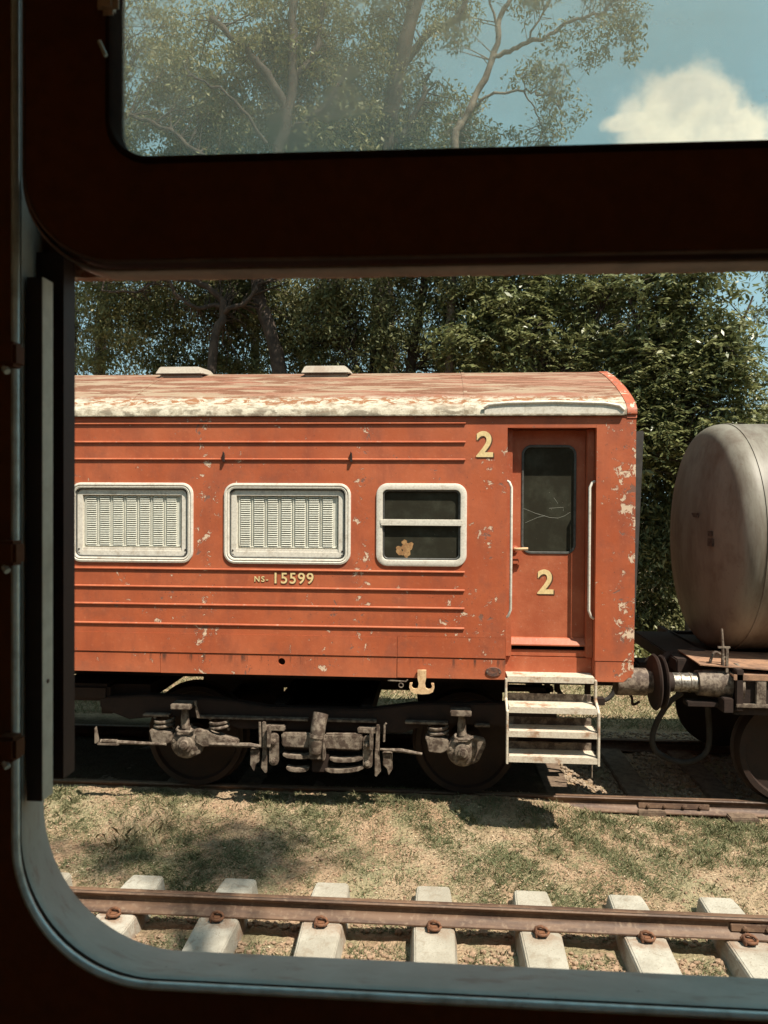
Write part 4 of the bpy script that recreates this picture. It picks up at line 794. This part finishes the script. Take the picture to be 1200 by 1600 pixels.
tree('distant_tree', 'lower tree at the far right edge beyond the tank wagon', (6.2, 14.0, .4),
     [([(6.2, 14, .2), (6.2, 14, 3), (6.0, 14, 5)], .12, .04), ([(6.1, 14, 4), (6.1, 13.8, 5.4), (5.95, 13.8, 6.6)], .03, .01)],
     [B(6.2, 13.8, 3.7, 1.0, .8, 1.1, 120), B(5.95, 13.8, 6.4, .5, .4, .7, 26), B(7.2, 14, 4.5, 1.2, .8, 1.6, 60)], LEAF, per=80, size=.07)
for k, (bx, by, h, lab) in enumerate(((-4.3, 17, 11.6, 'far tree showing between the two left trunks in the upper window'), (-1.2, 17.5, 10.4, 'far tree behind the slanting dark trunk'), (-8.5, 17, 12, 'far tree beyond the left end of the wood'), (1.6, 17.5, 7.7, 'far low tree under the bare pale limbs'))):
    tree('background_tree', lab, (bx, by, .5), [([(bx, by, .3), (bx+.2, by, h*.5), (bx-.1, by, h*.9)], .16, .04)],
         [B(bx, by, h*.78, 2.0, 1, h*.2, 150), B(bx+.2, by, h*.48, 2.3, 1, h*.18, 110)], LEAF, per=70, size=.095, cr=(.3, .5))
tree('overhanging_tree', 'tall tree standing behind the train we look from, throwing dappled shade by the window corner', (5.2, -3.6, 0),
     [([(5.2, -3.6, 0), (5.1, -3.4, 6), (4.6, -2.2, 10), (4.1, -.6, 12.6)], .22, .05)],
     [B(3.8, .35, 13, 1.15, .55, .5, 36), B(4.6, .25, 13.2, .6, .3, .4, 12), B(4.8, -2.6, 12.5, 1.6, 1.0, 1.2, 60)], LEAF, per=60, size=.10, group=None)
# undergrowth: one uncountable mass low behind the tracks
cc = np.concatenate([np.stack([rng.uniform(-9, 9, 1500), rng.uniform(13.6, 15.5, 1500), rng.uniform(.3, 4.3, 1500)], 1)])
cc = np.concatenate([cc, np.stack([rng.uniform(1.8, 6, 420), rng.uniform(12.9, 13.6, 420), rng.uniform(.4, 4.0, 420)], 1), np.stack([rng.uniform(1.6, 5.2, 520), rng.uniform(12.7, 14.2, 520), rng.uniform(.1, 2.7, 520)], 1)])
V_, t_ = clump_leaves(cc, rng.uniform(.25, .42, len(cc)), 70, .085)
raw('undergrowth', V_, 4, LEAFD, None, tint=t_, kind='stuff', label='dense dark bushes massed below the trees behind the trains')
cc = np.stack([rng.uniform(-16, 16, 1500), rng.uniform(20, 23, 1500), rng.uniform(.3, 5.2, 1500)], 1)
V_, t_ = clump_leaves(cc, rng.uniform(.5, .9, len(cc)), 50, .20)
raw('far_wood', V_, 4, LEAFD, None, tint=t_, kind='stuff', label='dark mass of the wood farther back')
cc = np.stack([rng.uniform(-8, 8, 90), rng.uniform(12.2, 13.0, 90), rng.uniform(.2, .5, 90)], 1)
V_, t_ = clump_leaves(cc, rng.uniform(.15, .3, len(cc)), 60, .11)
raw('weeds', V_, 4, LEAFP, None, tint=t_, kind='stuff', label='pale weeds along the foot of the wood')

# ------------------------------------------------------------------ grass, litter, clods
def dens(x, y):
    return np.clip(.48+.75*nz(x+5, y+2, 1.3)+.8*nz(x, y, 3.7)+.35*nz(y, x, 9.), 0, 1)
def scatter(n, x0, x1, y0, y1, f):
    x = rng.uniform(x0, x1, n); y = rng.uniform(y0, y1, n); k = rng.random(n) < f(x, y); return x[k], y[k]
def not_sleeper(x, y):
    ok = np.ones(len(x), bool)
    for sx in sl_x: ok &= ~((np.abs(x-sx) < .155) & (y > 2.6) & (y < 5.40))
    return ok & ~((np.abs(y-4.88) < .075) | (np.abs(y-6.80) < .07))
def blades(x, y, h, w, flat, tint):
    n = len(x); z = gz(x, y); a = rng.uniform(0, 2*np.pi, n); D_ = np.stack([np.cos(a)*flat, np.sin(a)*flat, np.ones(n)], 1); D_ /= np.linalg.norm(D_, axis=1)[:, None]
    b = rng.uniform(0, 2*np.pi, n); S_ = np.stack([np.cos(b), np.sin(b), np.zeros(n)], 1)*w[:, None]; P = np.stack([x, y, z-.004], 1)
    mid = P+D_*h[:, None]*.55; D2 = D_+np.stack([np.cos(a), np.sin(a), -np.ones(n)*.5], 1)*.5; D2 /= np.linalg.norm(D2, axis=1)[:, None]; tip = mid+D2*h[:, None]*.5
    q = np.stack([P-S_*.5, P+S_*.5, mid+S_*.4, tip, mid-S_*.4], 1)
    return q.reshape(-1, 3)
Vs, Ts = [], []
x, y = scatter(330000, -5.2, 5.2, 4.9, 7.0, lambda a, b: dens(a, b)*.95); k = not_sleeper(x, y); x, y = x[k], y[k]; n = len(x)
d_ = dens(x, y); h = rng.uniform(.012, .040, n)*(.6+d_); Vs.append(blades(x, y, h, rng.uniform(.003, .006, n), rng.uniform(.4, 2.4, n), 0)); Ts.append(np.clip(rng.normal(.42, .30, n)-.55*(d_-.5), 0, 1))
x, y = scatter(60000, -5.5, 5.5, 9.3, 12.8, lambda a, b: .9); n = len(x); Vs.append(blades(x, y, rng.uniform(.03, .10, n), rng.uniform(.006, .012, n), rng.uniform(.3, 1.6, n), 0)); Ts.append(np.clip(rng.normal(.55, .3, n), 0, 1))
# taller tufts
def tufts(c, m, hh, tm):
    for (cx, cy_) in c:
        n = m; x = cx+rng.normal(0, .035, n); y = cy_+rng.normal(0, .035, n); k = not_sleeper(x, y); x, y = x[k], y[k]; n = len(x)
        Vs.append(blades(x, y, rng.uniform(hh*.4, hh, n), rng.uniform(.003, .006, n), rng.uniform(.1, 1.1, n), 0)); Ts.append(np.clip(rng.normal(tm, .22, n), 0, 1))
tufts([(rng.uniform(-4, 4), rng.uniform(6.3, 6.68)) for _ in range(150)], 26, .085, .35)
tufts([(rng.uniform(.8, 3.4), rng.uniform(5.9, 6.6)) for _ in range(150)], 30, .085, .2)
tufts([(rng.uniform(-4, 4), rng.uniform(5.2, 6.5)) for _ in range(330)], 30, .055, .12)
tufts([(rng.uniform(-4, 4), rng.uniform(4.2, 4.8)) for _ in range(230)], 36, .055, .2)
tufts([(-2.45+rng.normal(0, .16), 6.0+rng.normal(0, .12)) for _ in range(22)], 18, .15, .85)
raw('grass', np.concatenate(Vs), 5, GRASS, None, tint=np.concatenate(Ts), kind='stuff', label='short patchy grass, half dried, between the tracks')
x, y = scatter(52000, -5.2, 5.2, 4.2, 6.9, lambda a, b: np.clip(1.25-.6*dens(a, b), 0, 1)); k = not_sleeper(x, y); x, y = x[k], y[k]; n = len(x)
C_ = np.stack([x, y, gz(x, y)+rng.uniform(.003, .016, n)], 1); D_ = rand_unit(n)*np.array([1, 1, .35]); D_ /= np.linalg.norm(D_, axis=1)[:, None]
L = rng.uniform(.008, .026, n); raw('leaf_litter', leaves(C_, D_, rand_unit(n)*.5+np.array([0, 0, 1.]), L, L*rng.uniform(.15, .55, n)), 4, LITTER, None, tint=rng.random(n), kind='stuff', label='dry leaves and straw littering the ground')
# clods and pebbles
ico = bmesh.new(); bmesh.ops.create_icosphere(ico, subdivisions=1, radius=1); IV = np.array([v.co[:] for v in ico.verts]); IF = np.array([[v.index for v in f.verts] for f in ico.faces]); ico.free()
def rocks(name, x, y, r, m, lab, sink=.3, z=None):
    n = len(x); sc = r[:, None, None]*rng.uniform(.55, 1.25, (n, 1, 3))*np.array([1, 1, .7]); V_ = IV[None]*sc*rng.uniform(.75, 1.25, (n, len(IV), 1))
    a = rng.uniform(0, 2*np.pi, n); c, s_ = np.cos(a)[:, None], np.sin(a)[:, None]; V_ = np.stack([V_[..., 0]*c-V_[..., 1]*s_, V_[..., 0]*s_+V_[..., 1]*c, V_[..., 2]], -1)
    V_ += np.stack([x, y, (gz(x, y) if z is None else z)+r*sink], 1)[:, None]
    raw(name, V_[:, IF].reshape(-1, 3), 3, m, None, kind='stuff', label=lab)
x, y = scatter(16000, -4.5, 4.5, 4.15, 5.05, lambda a, b: .25+.6*(1-dens(a, b))); k = not_sleeper(x, y); x, y = x[k], y[k]; rocks('soil_clods', x, y, rng.uniform(.005, .03, len(x))**1.0*rng.uniform(.5, 1, len(x)), CLOD, 'reddish crumbled soil between the concrete sleepers')
x, y = scatter(15000, -5, 5, 5.05, 6.75, lambda a, b: .1+.5*(1-dens(a, b))); k = not_sleeper(x, y); x, y = x[k], y[k]; rocks('pebbles', x, y, rng.uniform(.003, .014, len(x)), CLOD, 'small lumps of soil and pebbles in the grass')
x, y = scatter(20000, -5, 5, 6.9, 9.2, lambda a, b: np.where(a < 1.25, 0.0, .8)); k = not_sleeper(x, y); x, y = x[k], y[k]; rocks('track_gravel', x, y, rng.uniform(.008, .028, len(x)), mat('gravel', grimy((.36, .28, .20), (.20, .14, .095), 15, .4, .66, .5), .9), 'pale gravel between the rails under the coach')

# ------------------------------------------------------------------ the train the camera looks out of
OWN = empty('train_interior', (0, -.6, 1.2), 'dark inside of the carriage with rounded open window framing the whole view', 'train interior')
WL, WR, WB, WT, RR = -.3905, .98, 2.2540, 3.50, .132
plate([(-3, 1.25), (3, 1.25), (3, 3.75), (-3, 3.75)], [rrpts(WL-.0005, WR, WB-.0005, WT, RR, 16)], .684, .006, 'window_wall', INTD, OWN)
plate([(-3, 1.25), (3, 1.25), (3, 3.75), (-3, 3.75)], [rrpts(WL-.0175, WR+.01, WB-.0175, WT, RR+.017, 16)], .752, .012, 'outer_skin', INTD, OWN)
MB().box(-3, 3, -2.05, .75, 1.20, 1.249).build('carriage_floor', INTL, OWN)
MB().box(-3, 3, -2.05, .75, 3.751, 3.80).build('ceiling', INTL, OWN)
plate([(-3, 1.25), (3, 1.25), (3, 3.75), (-3, 3.75)], [rrpts(-1.9, -.7, 2.3, 3.3, .12), rrpts(.7, 1.9, 2.3, 3.3, .12)], -2.05, .05, 'back_wall', INTL, OWN)
MB().box(-3.05, -3.001, -2.05, .75, 1.2, 3.8).build('end_partition', INTL, OWN)
MB().box(3.001, 3.05, -2.05, .75, 1.2, 3.8).build('end_partition', INTL, OWN)
wf = MB().rr(WL, WR, WB, WT, RR, [(.0005, .6945), (.0020, .694), (.0024, .697), (.0012, .703), (-.0125, .762), (-.0148, .767), (-.0165, .768), (-.0165, .760), (-.0030, .698)], 20).build('window_reveal', REV, OWN, smooth=50)
MB().rr(WL, WR, WB, WT, RR, [(.0005, .682), (.0018, .681), (.0018, .6925), (.0005, .6925)], 20).build('rubber_strip', BLACKR, wf, smooth=50)
MB().rr(WL, WR, WB, WT, RR, [(-.001, .6835), (.0008, .6785), (.0040, .6765), (.0072, .679), (.0072, .6825), (.0030, .685)], 20).build('window_bead', RIMM, wf, smooth=70)
# upper sash
us = plate(rrpts(-.3725, .95, 2.912, 3.46, .085, 12), [rrpts(-.2915, .90, 3.0035, 3.42, .036, 10)], .668, .030, 'upper_sash', INTD, OWN)
SM = mat('sash_metal', grimy((.16, .10, .07), (.08, .05, .035), 20, .4, .7, .1), .4, .3)
MB().rr(-.3735, .951, 2.911, 3.461, .086, [(0, .669), (.0012, .6665), (.0028, .6665), (.0040, .669), (.0030, .6695)], 12).build('sash_moulding', SM, us, smooth=60)
MB().rr(-.3765, .954, 2.9045, 3.467, .089, [(0, .674), (.0012, .6715), (.0028, .6715), (.0040, .675), (.0030, .698), (0, .698)], 12).build('sash_moulding', SM, us, smooth=60)
MB().rr(-.2965, .904, 2.9985, 3.424, .040, [(0, .6675), (.002, .664), (.005, .664), (.0065, .668), (.0065, .6935), (.004, .6935), (0, .699)], 10).build('glass_gasket', BLACKR, us, smooth=50)
MB().box(-.2915, .90, .6885, .6910, 3.0035, 3.42).build('glass_pane', DUSTG, us)
lp = MB(); n_ = 260; vs = []
for k in range(n_+1):
    x = -.384+k*(1.36/n_); b = 2.9295+random.uniform(-.0007, .0010)
    vs += [(x, .770, b), (x, .7695+random.uniform(0, .0012), b+.006), (x, .772, 2.945), (x, .785, 2.945), (x, .785, b)]
lp.add(vs, [(k*5+j, k*5+(j+1) % 5, (k+1)*5+(j+1) % 5, (k+1)*5+j) for k in range(n_) for j in range(5)]).build('outer_header_lip', RUSTL, OWN)
MB().box(-.42, .98, .758, .79, 2.945, 3.02).build('outer_header', INTD, OWN)
# sliding channel posts on the left
POSTM = mat('post_paint', grimy((.60, .60, .50), (.45, .43, .34), 10, .4, .7, .1), .5)
MB().box(-.3868, -.3721, .700, .7204, 2.4155, 2.91).build('window_post', mat('post_dark_face', grimy((.03, .016, .011), (.02, .012, .008), 9, .4, .7, .1), .6), OWN)
MB().box(-.3720, -.3714, .7005, .7200, 2.4160, 2.91).build('post_side_strip', POSTM, OWN)
MB().box(-.3985, -.3690, .7365, .7600, 2.424, 2.945).build('window_post', mat('post_brown_face', grimy((.035, .015, .011), (.022, .011, .008), 9, .4, .7, .1), .6), OWN)
MB().lathe((-.3713, .7100, 2.5275), (1, 0, 0), [(0, .0022), (.0008, .0018)], 10).build('post_screw', CLIPM, OWN)
for z in (2.830, 2.653, 2.478):
    lt = MB().box(-.3935, -.3730, .655, .6745, z-.011, z+.011).build('window_latch', INTD, OWN, bevel=.003)
    MB().tube([(-.385, .66, z-.012), (-.381, .658, z-.016)], .003, 8).build('latch_tip', RIMM, lt, smooth=60)
MB().box(-.2990, -.2800, .652, .663, 3.1235, 3.150).build('sash_catch', mat('catch_metal', grimy((.5, .42, .33), (.3, .22, .16), 30, .4, .7, .1), .4, .5), OWN, bevel=.005)
MB().tube([(-.2965, .655, 3.100), (-.2905, .655, 3.087)], .0018, 8).build('catch_pin', RIMM, OWN, smooth=60)
MB().box(-3, 3, .76, .80, 3.52, 3.85).build('cant_rail', INTD, OWN)
MB().box(-3.1, 3.1, -2.1, .82, 3.86, 3.95).build('carriage_roof', INTD, OWN)
for a, b in ((-26, -3.12), (3.12, 26)):
    MB().box(a, b, -2.10, .764, 1.0, 3.95).build('carriage_body', INTD, OWN, bevel=.08)
MB().box(-26, 26, -1.9, .55, .55, 1.0).build('carriage_underframe', DARK, OWN)
cc = np.stack([rng.uniform(-26, 26, 2200), rng.uniform(-13, -8.5, 2200), rng.uniform(.4, 8.5, 2200)], 1)  # unseen leaf mass added to cut the ambient light reaching the coach
V_, t_ = clump_leaves(cc, rng.uniform(.6, 1.0, len(cc)), 40, .26)
raw('added_wood_blocker', V_, 4, LEAFD, None, tint=t_, kind='stuff', label='unseen wood added beyond the train we look from to cut ambient light')
# bogie trim: seat the hung parts at their real height, wheels and axles stay on the rail
BG.location.x += .03; BG.scale.x = .97
for ch in BG.children:
    if ch.name.split('.')[0] not in ('wheel', 'axle', 'bolster', 'cross_member', 'equipment_box'):
        ch.scale.z = .97; ch.location.z = .063-.018+.6*0
print('TRIS', sum(len(o.data.polygons) for o in bpy.data.objects if o.type == 'MESH'))
